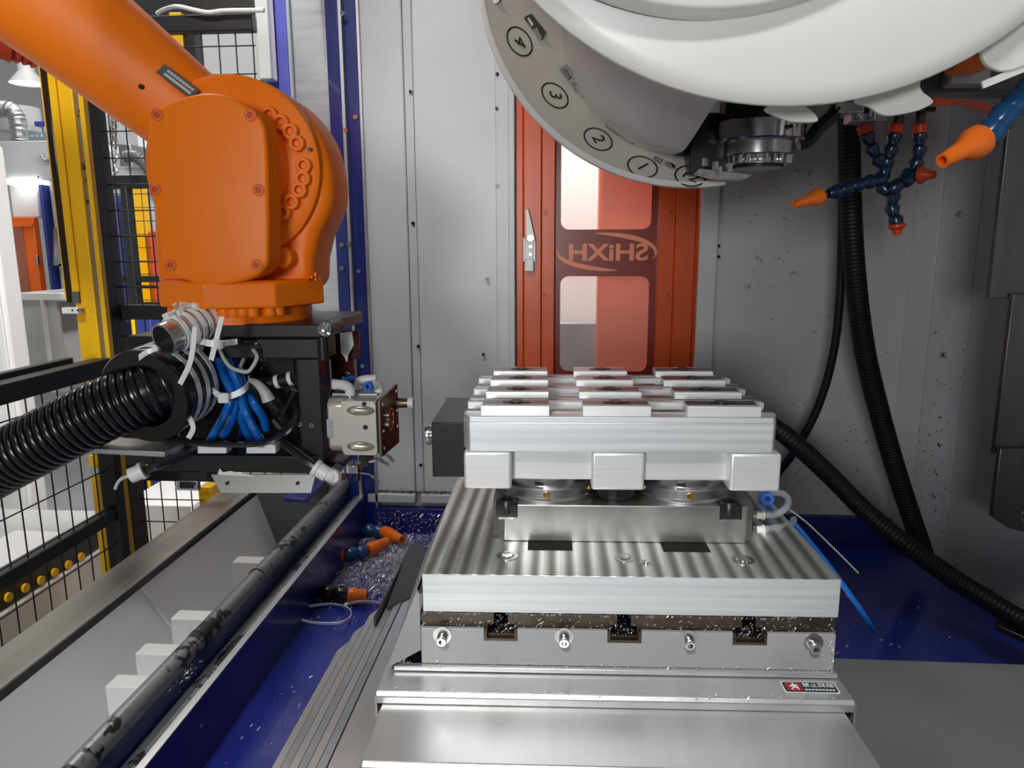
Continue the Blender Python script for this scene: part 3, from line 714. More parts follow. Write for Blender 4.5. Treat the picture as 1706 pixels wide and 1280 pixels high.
tubething('clear_hose', [at(1270,858,0.845),at(1292,857,0.86),at(1310,846,0.88),at(1313,832,0.91),at(1302,822,0.93),at(1280,822,0.95),at(1255,824,0.97)], 0.0042, 'clear', 'clear tube looping back from the upper push-in fitting')
tubething('clear_hose', [at(1276,882,0.838),at(1300,879,0.86),at(1318,874,0.89),at(1322,866,0.93)], 0.0045, 'clear', 'clear tube leaving the lower push-in fitting')
tubething('air_hose', [at(1318,868,0.93),at(1345,900,0.93),at(1385,950,0.93),at(1425,1005,0.93),at(1447,1037,0.95),at(1456,1052,0.98)], 0.0042, 'bluetube', 'blue air tube running down behind right edge of the plate')
tubething('thin_wire', [at(1316,850,0.98),at(1345,872,0.98),at(1390,915,1.0),at(1430,955,1.02)], 0.0012, 'wire_grey', 'thin pale wire beside the blue air tube', 'wire')
e = thing('elbow_fitting', 'blue plastic elbow fitting behind the right end of the clamp block', 'fitting', at(1276,835,0.95))
pp = at(1274,830,0.95)
MB().cyl(pp, pp+Vector((0,0,-0.022)), 0.008, n=14).build('body', 'bluecap', e); MB().pipe(pp+Vector((0.0,-0.014,0.003)), pp+Vector((0,0.0,0.003)), 0.0085, 0.004, 16).build('socket', 'bluecap', e)
# ================================================================ left opening: guide rails, chip chute, ledge
RY0, RY1 = 0.45, 1.93
rail = thing('door_guide_rail', 'worn double guide rail along the side opening', 'rail', (-0.6,1.2,0.78))
MB().tube([(-0.612,RY0,0.850),(-0.606,RY1,0.850)], 0.0165, 16).build('round_rail', 'rail', rail)
MB().prism([(-0.618,RY0,0.72),(-0.618,RY0,0.842),(-0.600,RY0,0.838),(-0.600,RY0,0.80),(-0.61,RY0,0.72)], (0.004,RY1-RY0,0)).build('rail_web', 'blue', rail, smooth=False)
MB().prism([(-0.600,RY0,0.792),(-0.600,RY0,0.803),(-0.574,RY0,0.817),(-0.566,RY0,0.813),(-0.566,RY0,0.792)], (0.004,RY1-RY0,0)).build('lower_rail', 'rail', rail, smooth=False)
MB().prism([(-0.5655,RY0,0.700),(-0.5655,RY0,0.8135),(-0.558,RY0,0.811),(-0.558,RY0,0.700)], (0.004,RY1-RY0,0)).build('inner_skirt', 'blue', rail, smooth=False)
rbox((-0.566,RY0,0.8138),(-0.554,RY1,0.8165)).build('edge_strip', 'stainless', rail)
for (px,py) in ((320,1070),(420,965)):
    c = atz(px,py,0.845); MB().pipe((-0.6095,c.y-0.003,0.85),(-0.6095,c.y+0.003,0.85),0.0175,0.0155,18).build('rail_joint', 'black', rail)
flk = []
for (px,py) in ((335,1075),(280,1145),(300,1130)):
    c = atz(px,py,0.83)
    for _ in range(50): flk.append((c.x+0.005+rnd.gauss(0,0.008), c.y+rnd.gauss(0,0.018), 0.832+abs(rnd.gauss(0,0.006))))
flakes('chips', flk, 0.0016, 'chip', rail, 9)
# chute: white sheet sloping from the ledge down behind the rail
LX0, LX1 = -0.925, -0.836
ch = thing('chip_chute', 'white sheet-metal chip chute behind the guide rails', 'chute', (-0.73,1.2,0.60))
LY0, LY1 = 0.40, 1.86
b = MB(); b.add([(LX1+0.002,LY0,0.838),(LX1+0.002,LY1,0.838),(-0.77,LY1,0.64),(-0.77,LY0,0.64)],[(0,1,2,3)]); b.add([(LX1+0.000,LY0,0.836),(LX1+0.000,LY1,0.836),(-0.775,LY1,0.635),(-0.775,LY0,0.635)],[(0,1,2,3)])
b.build('outer_slope', 'white', ch, smooth=False)
rbox((-0.775,LY0,0.62),(-0.635,LY1,0.638)).build('chute_floor', 'white', ch)
rbox((-0.640,LY0,0.638),(-0.631,LY1,0.838)).build('inner_side', 'white', ch)
rbox((LX1,LY1,0.55),(-0.636,LY1+0.02,0.86)).build('end_sheet', 'greydk', ch)
MB().bar((-0.833,1.30,0.832),(-0.775,1.36,0.66),0.01,0.004,(0,1,0)).build('bend_line', 'white', ch)
for (px,py,w_,h_) in ((215,1168,0.045,0.05),(262,1112,0.04,0.035),(318,1052,0.04,0.05),(415,955,0.05,0.05)):
    c = atx(px,py,-0.69)
    rbox((-0.728,c.y,c.z-0.045),(-0.642,c.y+0.035,c.z+0.024)).build('bracket', 'white', ch, bevel=0.002)  # boxes standing in for white panels reflected behind the rail
ld = thing('ledge_bar', 'stainless square ledge bar along the outer edge of the white chute', 'ledge', (-0.88,1.2,0.80))
rbox((LX0,0.35,0.825),(LX1,1.86,0.851)).build('top_sheet', 'stainless2', ld, bevel=0.002)
rbox((LX1-0.002,0.35,0.795),(LX1+0.003,1.86,0.846)).build('front_lip', 'black', ld)
# grey upright and dark blue frame pieces at the far end of the opening
o = rbox((-0.80,1.885,0.55),(-0.70,1.92,0.90)).build('grey_upright', 'grey2', bevel=0.003); tag(o, 'grey upright sheet at far end of the white chute', 'panel')
o = MB().obox((-0.655,1.80,0.885),(0.030,0,0),(0,0.12,0.0),(0,0,0.006)).build('roller_cover', 'blue', bevel=0.002); tag(o, 'dark blue roller cover plate at far end of the guide rails', 'cover plate')
# ---------------------------------------------------------------- telescopic side covers left of the table (nested sheets)
sc = thing('side_cover_stack', 'stack of nested dark sheet covers left of the way cover', 'side cover', (-0.25,0.75,FZ))
Y0s = 0.35
for k in range(6):
    x = -0.286+0.0125*k; zt = 0.990+0.0075*k; ye = 0.845+0.032*k
    b = MB(); b.prism([(x,Y0s,zt),(x+0.0095,Y0s,zt+0.003),(x+0.0095,ye+0.015,zt+0.003),(x,ye,zt)], (0,0,-0.002))
    b.box((x-0.0006,Y0s,FZ+0.002),(x+0.0008,ye,zt-0.001)); b.build('nested_sheet', 'sheetdk' if k%2 else 'stainless', sc, smooth=False)
x = -0.286+0.0125*6
MB().prism([(x-0.002,Y0s,1.030),(x+0.030,Y0s,1.036),(x+0.030,0.93,1.036),(x-0.002,0.90,1.030)], (0,0,-0.003)).build('top_strip', 'stainless', sc, bevel=0.001)
MB().prism([(x-0.020,0.885,1.030),(x+0.03,0.93,1.036),(x-0.010,1.09,1.040),(x-0.030,1.09,1.032)], (0,0,-0.004)).build('rear_flap', 'flapdk', sc)
MB().prism([(x+0.030,Y0s,0.7),(x+0.030,Y0s,1.034),(x+0.030,1.02,1.034),(x+0.030,1.02,0.7)], (0.004,0,0)).build('inner_sheet', 'sheetdk', sc)
MB().prism([(x-0.0305,1.09,1.030),(x-0.0305,0.86,1.03),(x-0.0305,0.86,0.99),(x-0.0305,1.09,0.80)], (0.003,0,0)).build('end_sheet', 'flapdk', sc)
# ---------------------------------------------------------------- right: cover sheet, telescopic column cover, saddle body
o = thing('right_way_sheet', 'dull grey cover sheet right of the way cover', 'cover sheet', (0.7,0.65,0.70))
rbox((0.292,0.25,0.944),(1.10,0.935,0.950)).build('sheet', 'sheetgr', o, bevel=0.002)
rbox((0.292,0.920,0.702),(1.05,0.934,0.9438)).build('rear_skirt', 'greydk', o)
o = thing('saddle', 'dark saddle body under the machine table', 'saddle', (0.06,0.9,FZ))
rbox((-0.13,0.74,FZ+0.002),(0.27,1.02,1.028)).build('saddle_body', 'greydk', o, bevel=0.004)
cvr = thing('column_cover', 'dark overlapping telescopic cover plates at right edge', 'telescopic cover', (0.95,1.42,0.80))
for (px, py0, py1, yy) in ((1676,-80,497,1.40),(1672,490,757,1.385),(1660,748,862,1.37)):
    x0 = at(px,(max(0,py0)+py1)/2,yy).x; za = at(px,py0,yy).z; zb_ = at(px,py1,yy).z
    MB().prism([(x0,yy,za),(x0,yy,zb_),(x0+0.03,yy,zb_-(0.02 if py1==862 else 0)),(1.09,yy,zb_-(0.09 if py1==862 else 0)),(1.09,yy,za)], (0,0.012,0)).build('cover_plate', 'darkmetal' if False else 'sheetcol', cvr, bevel=0.001)
flakes('chips', [(0.86+abs(rnd.gauss(0,0.03)), 1.367-0.0005, at(1690,rnd.uniform(740,880),1.37).z) for _ in range(80)]+[(0.86+abs(rnd.gauss(0,0.03)), 1.398, at(1690,rnd.uniform(400,500),1.40).z) for _ in range(50)], 0.0014, 'chip', cvr, 11)
# heavy black hoses on the right
def heavy(name, pts, r, label, ribbed=False):
    P = smoothpath(pts, 10); o = thing(name, label, 'hose', P[-1])
    MB().tube(P, r, 14).build('hose_body', 'hosedull', o)
    if ribbed:
        b = MB(); 
        L = 0; nxt = 0
        for i in range(len(P)-1):
            seg = (P[i+1]-P[i]); l = seg.length; t = seg.normalized()
            while nxt <= L+l:
                q = P[i]+t*(nxt-L); b.lathe([(r*1.0,-0.0015),(r*1.06,0),(r*1.0,0.0015)], q, t, 14); nxt += 0.008
            L += l
        b.build('ribs', 'hosedull', o, kind='stuff')
    return o
heavy('black_hose', [at(1402,120,1.72),at(1404,300,1.72),at(1400,480,1.72),at(1388,590,1.74),at(1362,680,1.76),at(1325,750,1.78),at(1290,800,1.82),at(1280,850,1.90)], 0.0095, 'thin black hose hanging and bending left behind the fixture')
heavy('black_hose', [at(1414,120,1.62),at(1416,300,1.62),at(1424,450,1.62),at(1440,580,1.64),at(1466,690,1.68),at(1498,800,1.72),at(1540,925,1.76)], 0.0215, 'thick black hose hanging down to the sump beside the corner post', True)
heavy('black_hose', [at(1228,660,1.93),at(1240,672,1.72),at(1270,700,1.50),at(1312,728,1.45),at(1380,790,1.44),at(1440,850,1.42),at(1510,908,1.38),at(1600,972,1.34),at(1706,1036,1.28),at(1800,1085,1.22),at(1900,1120,1.18)], 0.0185, 'thick black hose sloping from behind the fixture down to the right', True)
o = MB().bar(at(1660,1040,1.30), at(1760,1085,1.25), 0.03, 0.012).build('hose_clip', 'black', bevel=0.002); tag(o, 'black flat clip under the sloping hose at right', 'clip')
# ---------------------------------------------------------------- things lying in the sump
def chips():
    r2 = random.Random(21); pts = []
    def blob(px,py,sx,sy,n,hz):
        c = atz(px,py,FZ)
        for _ in range(n):
            x = c.x+r2.gauss(0,sx); y = c.y+r2.gauss(0,sy); h = hz*math.exp(-((x-c.x)/sx)**2/2-((y-c.y)/sy)**2/2)
            if -0.55 < x < -0.20 and 1.05 < y < 1.925: pts.append((x,y,FZ+0.001+r2.random()*h))
    blob(640,930,0.06,0.09,2600,0.02); blob(665,950,0.05,0.06,2200,0.035); blob(600,905,0.05,0.05,1100,0.01); blob(570,965,0.07,0.05,1300,0.01)
    blob(690,905,0.08,0.06,1200,0.01); blob(620,985,0.06,0.05,700,0.006); blob(540,975,0.05,0.04,500,0.006); blob(690,990,0.05,0.06,600,0.01)
    for _ in range(350): pts.append((r2.uniform(-0.54,-0.25), YW-0.016-0.001, FZ+r2.uniform(0.0,0.07)))
    for _ in range(260): pts.append((r2.uniform(-0.5,0.95), r2.uniform(1.1,1.9), FZ+0.001))
    for _ in range(500): pts.append((0.42+r2.gauss(0,0.07), 1.25+r2.gauss(0,0.1), FZ+0.001+r2.random()*0.01))
    for _ in range(60): pts.append((r2.uniform(-0.53,-0.3), r2.uniform(0.9,1.3), FZ+0.001))
    o = flakes('metal_chips', pts, 0.0019, 'chip', None, 22); tag(o, 'heap of shiny aluminium chips on the blue sump floor', 'chips')
chips()
def loose_nozzle(pcol, pmid, pnoz, pend, label, zz, bodymat='locb'):
    a, b_, c, d = [atz(p[0],p[1],zz) for p in (pcol,pmid,pnoz,pend)]
    o = thing('loose_nozzle', label, 'coolant nozzle', Vector((b_.x,b_.y,FZ)), 'loose coolant nozzles in the sump')
    ax = (b_-a).normalized(); r = 0.0165
    MB().lathe([(0,-0.012),(r*0.8,-0.012),(r,-0.008),(r,0.008),(r*0.85,0.012),(0,0.012)], a, ax, 18).build('collar', 'locred', o)
    st_ = a+ax*0.012; L = (c-st_).length
    MB().lathe([(0,0),(r*0.75,0),(r*1.1,L*0.2),(r*1.1,L*0.38),(r*0.8,L*0.5),(r*1.1,L*0.62),(r*1.1,L*0.8),(r*0.7,L),(0,L)], st_, c-st_, 18).build('ball_segments', bodymat, o)
    L = (d-c).length
    MB().lathe([(0.006,0),(r*1.0,0),(r*1.15,L*0.25),(r*0.95,L*0.45),(r*0.72,L),(r*0.45,L),(r*0.45,L*0.8)], c, d-c, 18).build('nozzle_tip', 'locorange', o)
loose_nozzle((598,881),(618,884),(640,886),(670,900), 'loose blue coolant hose with orange tip lying nearest the back wall', FZ+0.025)
loose_nozzle((566,925),(590,924),(613,918),(645,902), 'loose blue coolant hose with orange tip on top of the chip heap', FZ+0.03)
loose_nozzle((524,985),(550,988),(582,992),(612,993), 'loose black coolant hose with red-orange tip lying nearest the cable ties', FZ+0.02, 'hoseblk')
def tie_loop(pts, label):
    P = smoothpath([atz(p[0],p[1],FZ+0.006+0.012*(i%2)) for i,p in enumerate(pts)], 8)
    o = thing('loose_cable_tie', label, 'cable tie', P[0], 'loose cable ties in the sump')
    MB().strip(P, 0.006, 0.0014, Vector((0,-0.3,1))).build('strap', 'nylon', o); MB().obox(P[0],(0.004,0,0),(0,0.005,0),(0,0,0.003)).build('head', 'nylon', o)
tie_loop([(478,1027),(510,1012),(550,1007),(580,1014),(584,1028),(565,1038),(525,1038),(490,1030)], 'white cable tie lying in a closed loop on the blue sump floor')
tie_loop([(577,1008),(600,1003),(630,1005),(650,1014)], 'white cable tie lying open beside the dark flap')
# ================================================================ robot
RY = 1.0
rb = thing('robot_arm', 'orange industrial robot forearm and wrist reaching in from upper left', 'robot', at(411,540,1.10))
# forearm: rounded tapering tube
def superring(c, t, up, rx, rz, n=36, e=2.6):
    t = t.normalized(); sd = t.cross(up).normalized(); u = sd.cross(t)
    out = []
    for k in range(n):
        a = 2*math.pi*k/n; ca, sa = math.cos(a), math.sin(a)
        out.append(c+sd*rx*math.copysign(abs(ca)**(2/e),ca)+u*rz*math.copysign(abs(sa)**(2/e),sa))
    return out
def loft(rings, name, mat, parent, caps=True, bevel=0):
    n = len(rings[0]); b = MB(); vs = [p for r in rings for p in r]; fs = []
    for i in range(len(rings)-1):
        for k in range(n): fs.append((i*n+k, i*n+(k+1)%n, (i+1)*n+(k+1)%n, (i+1)*n+k))
    if caps: fs += [tuple(range(n-1,-1,-1)), tuple((len(rings)-1)*n+k for k in range(n))]
    b.add(vs, fs); return b.build(name, mat, parent, bevel=bevel, ang=50)
pA = at(345,216,1.13); pB = at(136,47,1.10); pC = at(-60,-112,1.06)
ax = (pB-pA); upv = Vector((0,-1,0))
rings = []
for (s, r) in ((-0.25,0.055),(-0.12,0.064),(0.0,0.066),(0.35,0.071),(0.7,0.076),(1.0,0.080)):
    rings.append(superring(pA.lerp(pB, s), ax, upv, r, r*0.95))
ax2 = pC-pB
rings.append(superring(pB.lerp(pC,0.5), ax2, upv, 0.088, 0.082)); rings.append(superring(pC, ax2, upv, 0.10, 0.09)); rings.append(superring(pB+ax2*2.0, ax2, upv, 0.112, 0.10)); rings.append(superring(pB+ax2*3.0, ax2, upv, 0.12, 0.11))
loft(rings, 'forearm', 'orange', rb)
# ridge plate along the upper side of the forearm
nrm = ax.normalized().cross(Vector((0,1,0))).normalized()
if nrm.z < 0: nrm = -nrm
# dark ribbed sleeve at upper left
b = MB(); P = smoothpath([at(-320,-60,1.14), at(-180,20,1.12), at(-60,60,1.12), at(-10,66,1.12), at(30,72,1.14), at(62,82,1.16)], 6)
b.tube(P, [0.028*(1+0.10*math.sin(i*2.2)) for i in range(len(P))], 14); b.build('cable_sleeve', 'redor', rb)
# name plate on forearm
q = at(297,137,1.035); du = (at(325,160,1.035)-at(268,117,1.035)).normalized(); dn = Vector((0,-1,0)); dn = (dn-du*dn.dot(du)).normalized(); dvv = du.cross(dn)
def surf_off(pt):          # push a point out onto the forearm surface
    s = (pt-pA).dot(ax)/ax.dot(ax); c = pA.lerp(pB, s); e_ = pt-c; e_ -= ax*(e_.dot(ax)/ax.dot(ax))
    vert = e_.dot(nrm); r = 0.066+0.012*max(0,min(1,s)); dpt = r*0.95*(max(0.0,1-abs(vert/r)**2.6))**(1/2.6)
    return Vector((pt.x, 0, pt.z)), c.y-dpt
pp, yy = surf_off(q)
q = at(297,137,yy-0.008); vin = Vector((0,0.35,1)); vin = (vin-du*vin.dot(du)).normalized(); nn = du.cross(vin)
if nn.y > 0: nn = -nn
L_ = (at(325,160,yy)-at(268,117,yy)).length
pl = MB().obox(q, du*L_/2, vin*0.0085, nn*0.003).build('name_plate', 'greydk', rb)
for k in range(9):
    for r_ in (-1,1): MB().obox(q+du*L_*(-0.30+0.085*k)+vin*0.0032*r_+nn*0.0031, du*0.0018*(1+0.4*((k*3+r_)%3)/2), vin*0.0019, nn*0.0004).build('plate_mark', 'wire_grey', pl)
MB().cyl(at(242,147,1.06)+Vector((0,-0.012,0)), at(242,147,1.06)+Vector((0,0.03,0)), 0.0035, n=12).build('oil_hole', 'black', rb)
# wrist housing
def outline(pts, Y, n=5): return smoothpath([at(a,b,Y) for a,b in pts], n, True)
hs = outline([(330,172),(372,155),(430,149),(476,160),(522,188),(555,228),(573,275),(579,325),(573,360),(558,392),(549,430),(541,474),(480,484),(411,486),(340,484),(312,480),(302,440),(298,360),(294,280),(300,205)], 1.17, 4)
def rounded_prism(pts, depth, name, mat, parent, rnd_=0.02, steps=4, both=False):
    c = sum(pts, Vector())/len(pts); rings = []
    for k in range(steps+1):
        a = math.pi/2*k/steps; sc_ = rnd_*(1-math.sin(a)); dy = rnd_*(1-math.cos(a))
        rings.append([p+(c-p).normalized()*sc_+Vector((0,dy,0)) for p in pts])
    rings.append([p+Vector((0,depth,0)) for p in pts])
    if both:
        for k in range(1,steps+1):
            a = math.pi/2*k/steps; rings.append([p+(c-p).normalized()*rnd_*(1-math.cos(a))+Vector((0,depth+rnd_*math.sin(a),0)) for p in pts])
    return loft(rings, name, mat, parent)
hs = [p-Vector((0,0.085,0)) for p in hs]
rounded_prism(hs, 0.085, 'wrist_housing', 'orange', rb, 0.020, 5, True)
# hub disc with ring of bolts and domed centre
hc = at(392,282,1.085)
hub = MB().lathe([(0,0.0),(0.124,0.0),(0.130,0.004),(0.131,0.03),(0.131,0.05)], (hc.x,1.070,hc.z), (0,1,0), 72).build('hub_disc', 'orange', rb)
MB().lathe([(0,-0.034),(0.030,-0.032),(0.060,-0.024),(0.080,-0.010),(0.086,-0.002),(0.088,0.002)], (hc.x,1.070,hc.z), (0,1,0), 56).build('hub_dome', 'orange', hub)
hb = screw_mesh('hub_bolt', 0.0115, 0.011, 'orange', 0.0058)
for (px,py) in ((447,190),(466,203),(482,218),(493,238),(504,275),(503,297),(497,316),(484,336),(470,354)):
    c = at(px,py,1.060); put('hub_bolt', hb, (c.x,1.071,c.z), (0,-1,0), hub)
c = at(517,249,1.068); MB().cyl((c.x,1.064,c.z),(c.x,1.075,c.z),0.0028,n=10).build('dowel_hole', 'black', hub)
# front cover
cp_ = [(246,223),(251,193),(262,180),(285,169),(313,159),(348,154.5),(385,162),(418,181),(437,203),(444,240),(447,326),(447,420),(443,444),(425,461),(388,473),(348,477),(313,469),(284,457),(273,440),(268,412),(256,345),(249,285)]
cv = rounded_prism(smoothpath([at(a,b,RY) for a,b in cp_], 3, True), 0.045, 'front_cover', 'orange', rb, 0.006, 4)
cs = screw_mesh('cover_screw', 0.0075, 0.006, 'orange_dark', 0.004)
for (px,py,fl) in ((262,192,0),(417,192,1),(259,316,0),(431,317,1),(285,442,1),(428,442,1)):
    c = at(px,py,RY); MB().pipe((c.x,RY-0.0008,c.z),(c.x,RY+0.004,c.z),0.0088,0.0078,20).build('screw_recess', 'orange_dark', cv); MB().cyl((c.x,RY-0.0004,c.z),(c.x,RY+0.003,c.z),0.0076,n=18).build('recess_shade_disc', 'orange_shade', cv)  # flush darker disc stands for the shaded recess in the solid cover
    put('cover_screw', cs, (c.x,RY+0.0046,c.z), (0,-1,0), cv)
# cast lettering on the cover's right edge
for k in range(11):
    c = at(455,240+k*5.6,RY+0.02); xs = at(447,300,RY).x
    MB().obox((xs+0.0006,RY+0.026,c.z), (0.0008,0,0),(0,0.0035,0),(0,0,0.0014)).build('cast_mark', 'orange', cv)
# fork foot, turning ring and tool flange (vertical axis)
fc = at(411,500,1.12); zt = at(411,482,1.02).z; zm = at(411,513,1.01).z; zl = at(411,541,1.01).z
wr_ = MB().lathe([(0,0.012),(0.122,0.012),(0.126,0.008),(0.126,-(zt-zm)),(0.124,-(zt-zm)-0.001),(0,-(zt-zm)-0.001)], (fc.x,1.12,zt), (0,0,1), 8, ref=(math.cos(math.radians(42)),math.sin(math.radians(42)),0)).build('wrist_ring', 'orange', rb, bevel=0.002)
MB().lathe([(0,0),(0.100,0),(0.104,-0.004),(0.104,-(zm-zl)),(0,-(zm-zl))], (fc.x-0.004,1.115,zm-0.0015), (0,0,1), 48).build('tool_flange', 'orange', rb)
lg = MB().lathe([(0,0),(0.0085,0.0),(0.0092,0.003),(0.0085,0.012),(0,0.012)], (0,0,0), (0,0,1), 14).mesh('lug', org=(0,0,0))[0]; lg.materials.append(M['orange'])
for a in (-60,-67,-74,-81,-112,-119,-126,-133,-40,-47):
    d = Vector((math.cos(math.radians(a)),math.sin(math.radians(a)),0)); put('flange_bolt', lg, Vector((fc.x-0.002,1.115,zm-0.0135))+d*0.106, (0,0,1), rb)
for (px,py,w_,h_) in ((517,462,0.003,0.004),(523,458,0.0035,0.006),(524,466,0.003,0.004),(531,464,0.002,0.003),(511,465,0.0015,0.002)):
    c = at(px,py,1.075); MB().obox((c.x,1.088,c.z),(w_/2,0,0),(0,0.008,0),(0,0,h_/2)).build('cast_mark', 'orange', rb)
c = at(468,430,1.06); MB().lathe([(0,0),(0.014,0),(0.016,0.004),(0.016,0.05)], (c.x,1.062,c.z), (0,1,0), 20).build('boss', 'orange', rb); MB().cyl((at(464,433,1.06).x,1.055,at(464,433,1.06).z),(at(464,433,1.06).x,1.08,at(464,433,1.06).z),0.004,n=10).build('boss_screw', 'orange_dark', rb)

# ================================================================ gripper head hanging from the flange
gp = thing('gripper_head', 'black gripper frame with champagne pneumatic cylinder under the robot wrist', 'gripper', at(400,760,1.08))
GY = 1.03
def gbox(px0,py0,px1,py1,y0,y1,nm,mat='black',par=gp,bev=0.0015):
    a = at(px0,py0,y0); b_ = at(px1,py1,y0); return rbox((a.x,y0,b_.z),(b_.x,y1,a.z)).build(nm, mat, par, bevel=bev)
zf = zl
rbox((at(300,560,GY).x,1.02,at(300,562,1.02).z),(at(540,560,GY).x,1.24,zf-0.0005)).build('top_plate', 'black', gp, bevel=0.002)
gbox(365,564,543,598,GY,GY+0.05,'clamp_bar')
gbox(543,552,598,598,1.12,1.13,'end_plate','black_reflect')
gbox(550,596,590,640,1.13,1.14,'rear_plate','black_reflect')
b = MB(); pts = [at(549,556,1.112),at(598,551,1.112),at(598,580,1.112),at(549,600,1.112)]; b.prism(pts,(0,0.006,0)); b.build('guard_plate','black_reflect',gp)
b = MB(); pts = [at(566,555,1.108),at(586,553,1.108),at(589,575,1.108),at(580,592,1.108),at(578,604,1.108),at(573,594,1.108),at(568,588,1.108)]; b.prism(pts,(0,0.003,0)); b.build('torn_label','plasticw',gp)
# corner post with bolt
c = at(543,548,GY-0.01)
MB().cyl((c.x-0.006,GY-0.008,at(543,598,GY).z),(c.x-0.006,GY-0.008,at(543,560,GY).z),0.008,n=20).build('dowel_post', 'black', gp)
MB().lathe([(0,-0.004),(0.009,-0.004),(0.010,0),(0.010,0.006),(0.006,0.008),(0,0.006)], c, (0,-1,0), 20).build('bolt_head', 'chrome', gp)
MB().cyl(c+Vector((0,0.002,0)), c+Vector((0,0.05,0)), 0.012, n=20).build('bolt_sleeve', 'black', gp)
gbox(494,598,540,768,GY+0.005,GY+0.055,'column')
for (px,py) in ((500,707),(520,709)):
    c = at(px,py,GY+0.004); MB().pipe((c.x,GY+0.002,c.z),(c.x,GY+0.007,c.z),0.0035,0.002,14).build('insert', 'chrome', gp)
gbox(256,757,543,790,GY,GY+0.10,'bottom_bar')
gbox(205,742,256,775,GY+0.02,GY+0.10,'bottom_bar_end')
gbox(210,560,300,640,1.12,1.24,'rear_block')
rbox((at(290,600,1.18).x,1.17,at(290,755,1.17).z),(at(495,600,1.18).x,1.235,at(290,572,1.17).z)).build('valve_body', 'rubber', gp, bevel=0.004)
# bent sheet bracket
b = MB(); b.prism([at(351,791,GY-0.004),at(526,791,GY-0.004),at(518,822,GY-0.012),at(368,822,GY-0.012)], (0,0.003,0)); br = b.build('sheet_bracket','beige2',gp,bevel=0.0005)
for (px,py) in ((379,805),(496,805)):
    c = at(px,py,GY-0.009); MB().cyl((c.x,GY-0.012,c.z),(c.x,GY-0.004,c.z),0.0024,n=12).build('hole','black',br)
b = MB(); b.prism([at(362,791,GY-0.005),at(366,781,GY-0.005),at(371,787,GY-0.005),at(384,785,GY-0.005),at(405,790,GY-0.005),at(424,792,GY-0.005),at(420,794,GY-0.005)], (0,0.001,0)); b.build('torn_tape','plasticw',gp)
# pneumatic cylinder
CY = GY-0.012
cyl_ = thing('pneumatic_cylinder', 'champagne anodised pneumatic gripper cylinder with bronzed end plate', 'pneumatic cylinder', at(585,760,CY+0.04))
a = at(539,668,CY); b_ = at(631,759,CY)
x0,x1,z0,z1 = a.x,b_.x,b_.z,a.z; xm = at(572,700,CY).x
MB().prism([(x0,CY+0.012,z0+0.008),(x0,CY+0.012,z1-0.008),(x0,CY+0.020,z1),(x0,CY+0.070,z1),(x0,CY+0.078,z1-0.008),(x0,CY+0.078,z0+0.008),(x0,CY+0.070,z0),(x0,CY+0.02,z0)], (xm-x0,0,0)).build('rear_body','champagne',cyl_,bevel=0.003)
MB().prism([(xm-0.003,CY+0.0055,z0),(xm-0.003,CY+0.0055,z1),(xm-0.003,CY+0.078,z1),(xm-0.003,CY+0.078,z0)], (x1-xm+0.001,0,0)).build('front_body','champagne',cyl_,bevel=0.001)
ells = []; 
for (py0,py1) in ((676,693),(736,753)):   # scalloped recesses
    c = at(601,(py0+py1)/2,CY); hw = (at(624,680,CY).x-at(577,680,CY).x)/2; hh = abs(at(600,py0,CY).z-at(600,py1,CY).z)/2
    ells.append([(c.x+hw*math.cos(t), c.z+hh*math.sin(t)) for t in [2*math.pi*k/28 for k in range(28)]])
holed_plate([(p[0],p[1]) for p in rrect((xm-0.003+x1-0.002)/2,(z0+z1)/2,x1-0.002-xm+0.003,z1-z0,0.006)], ells, CY, 0.0055).build('front_skin','champagne',cyl_,smooth=False)
for e in ells:
    cx_ = sum(p[0] for p in e)/28; cz_ = sum(p[1] for p in e)/28; n_ = 28
    rings_ = []
    for k_,dy in ((1.0,0.0002),(0.75,0.0030),(0.4,0.0047),(0.0,0.0053)):
        rings_.append([(cx_+(p[0]-cx_)*(0.35+0.65*k_), CY+dy, cz_+(p[1]-cz_)*k_) for p in e])
    m_ = MB(); vs_ = [p for r_ in rings_ for p in r_]
    m_.add(vs_, [(i*n_+k,i*n_+(k+1)%n_,(i+1)*n_+(k+1)%n_,(i+1)*n_+k) for i in range(3) for k in range(n_)]); m_.build('scallop','champagne2',cyl_,ang=60)
for (px,py,r) in ((607,673,0.0034),(609,712,0.0036)):
    c = at(px,py,CY); MB().cyl((c.x,CY-0.0012,c.z),(c.x,CY+0.006,c.z),r,n=14).build('port_hole','black',cyl_)
rbox((x0-0.001,CY+0.0112,at(540,733,CY).z),(x0+0.008,CY+0.013,at(540,702,CY).z)).build('sensor_groove','aludk',cyl_)
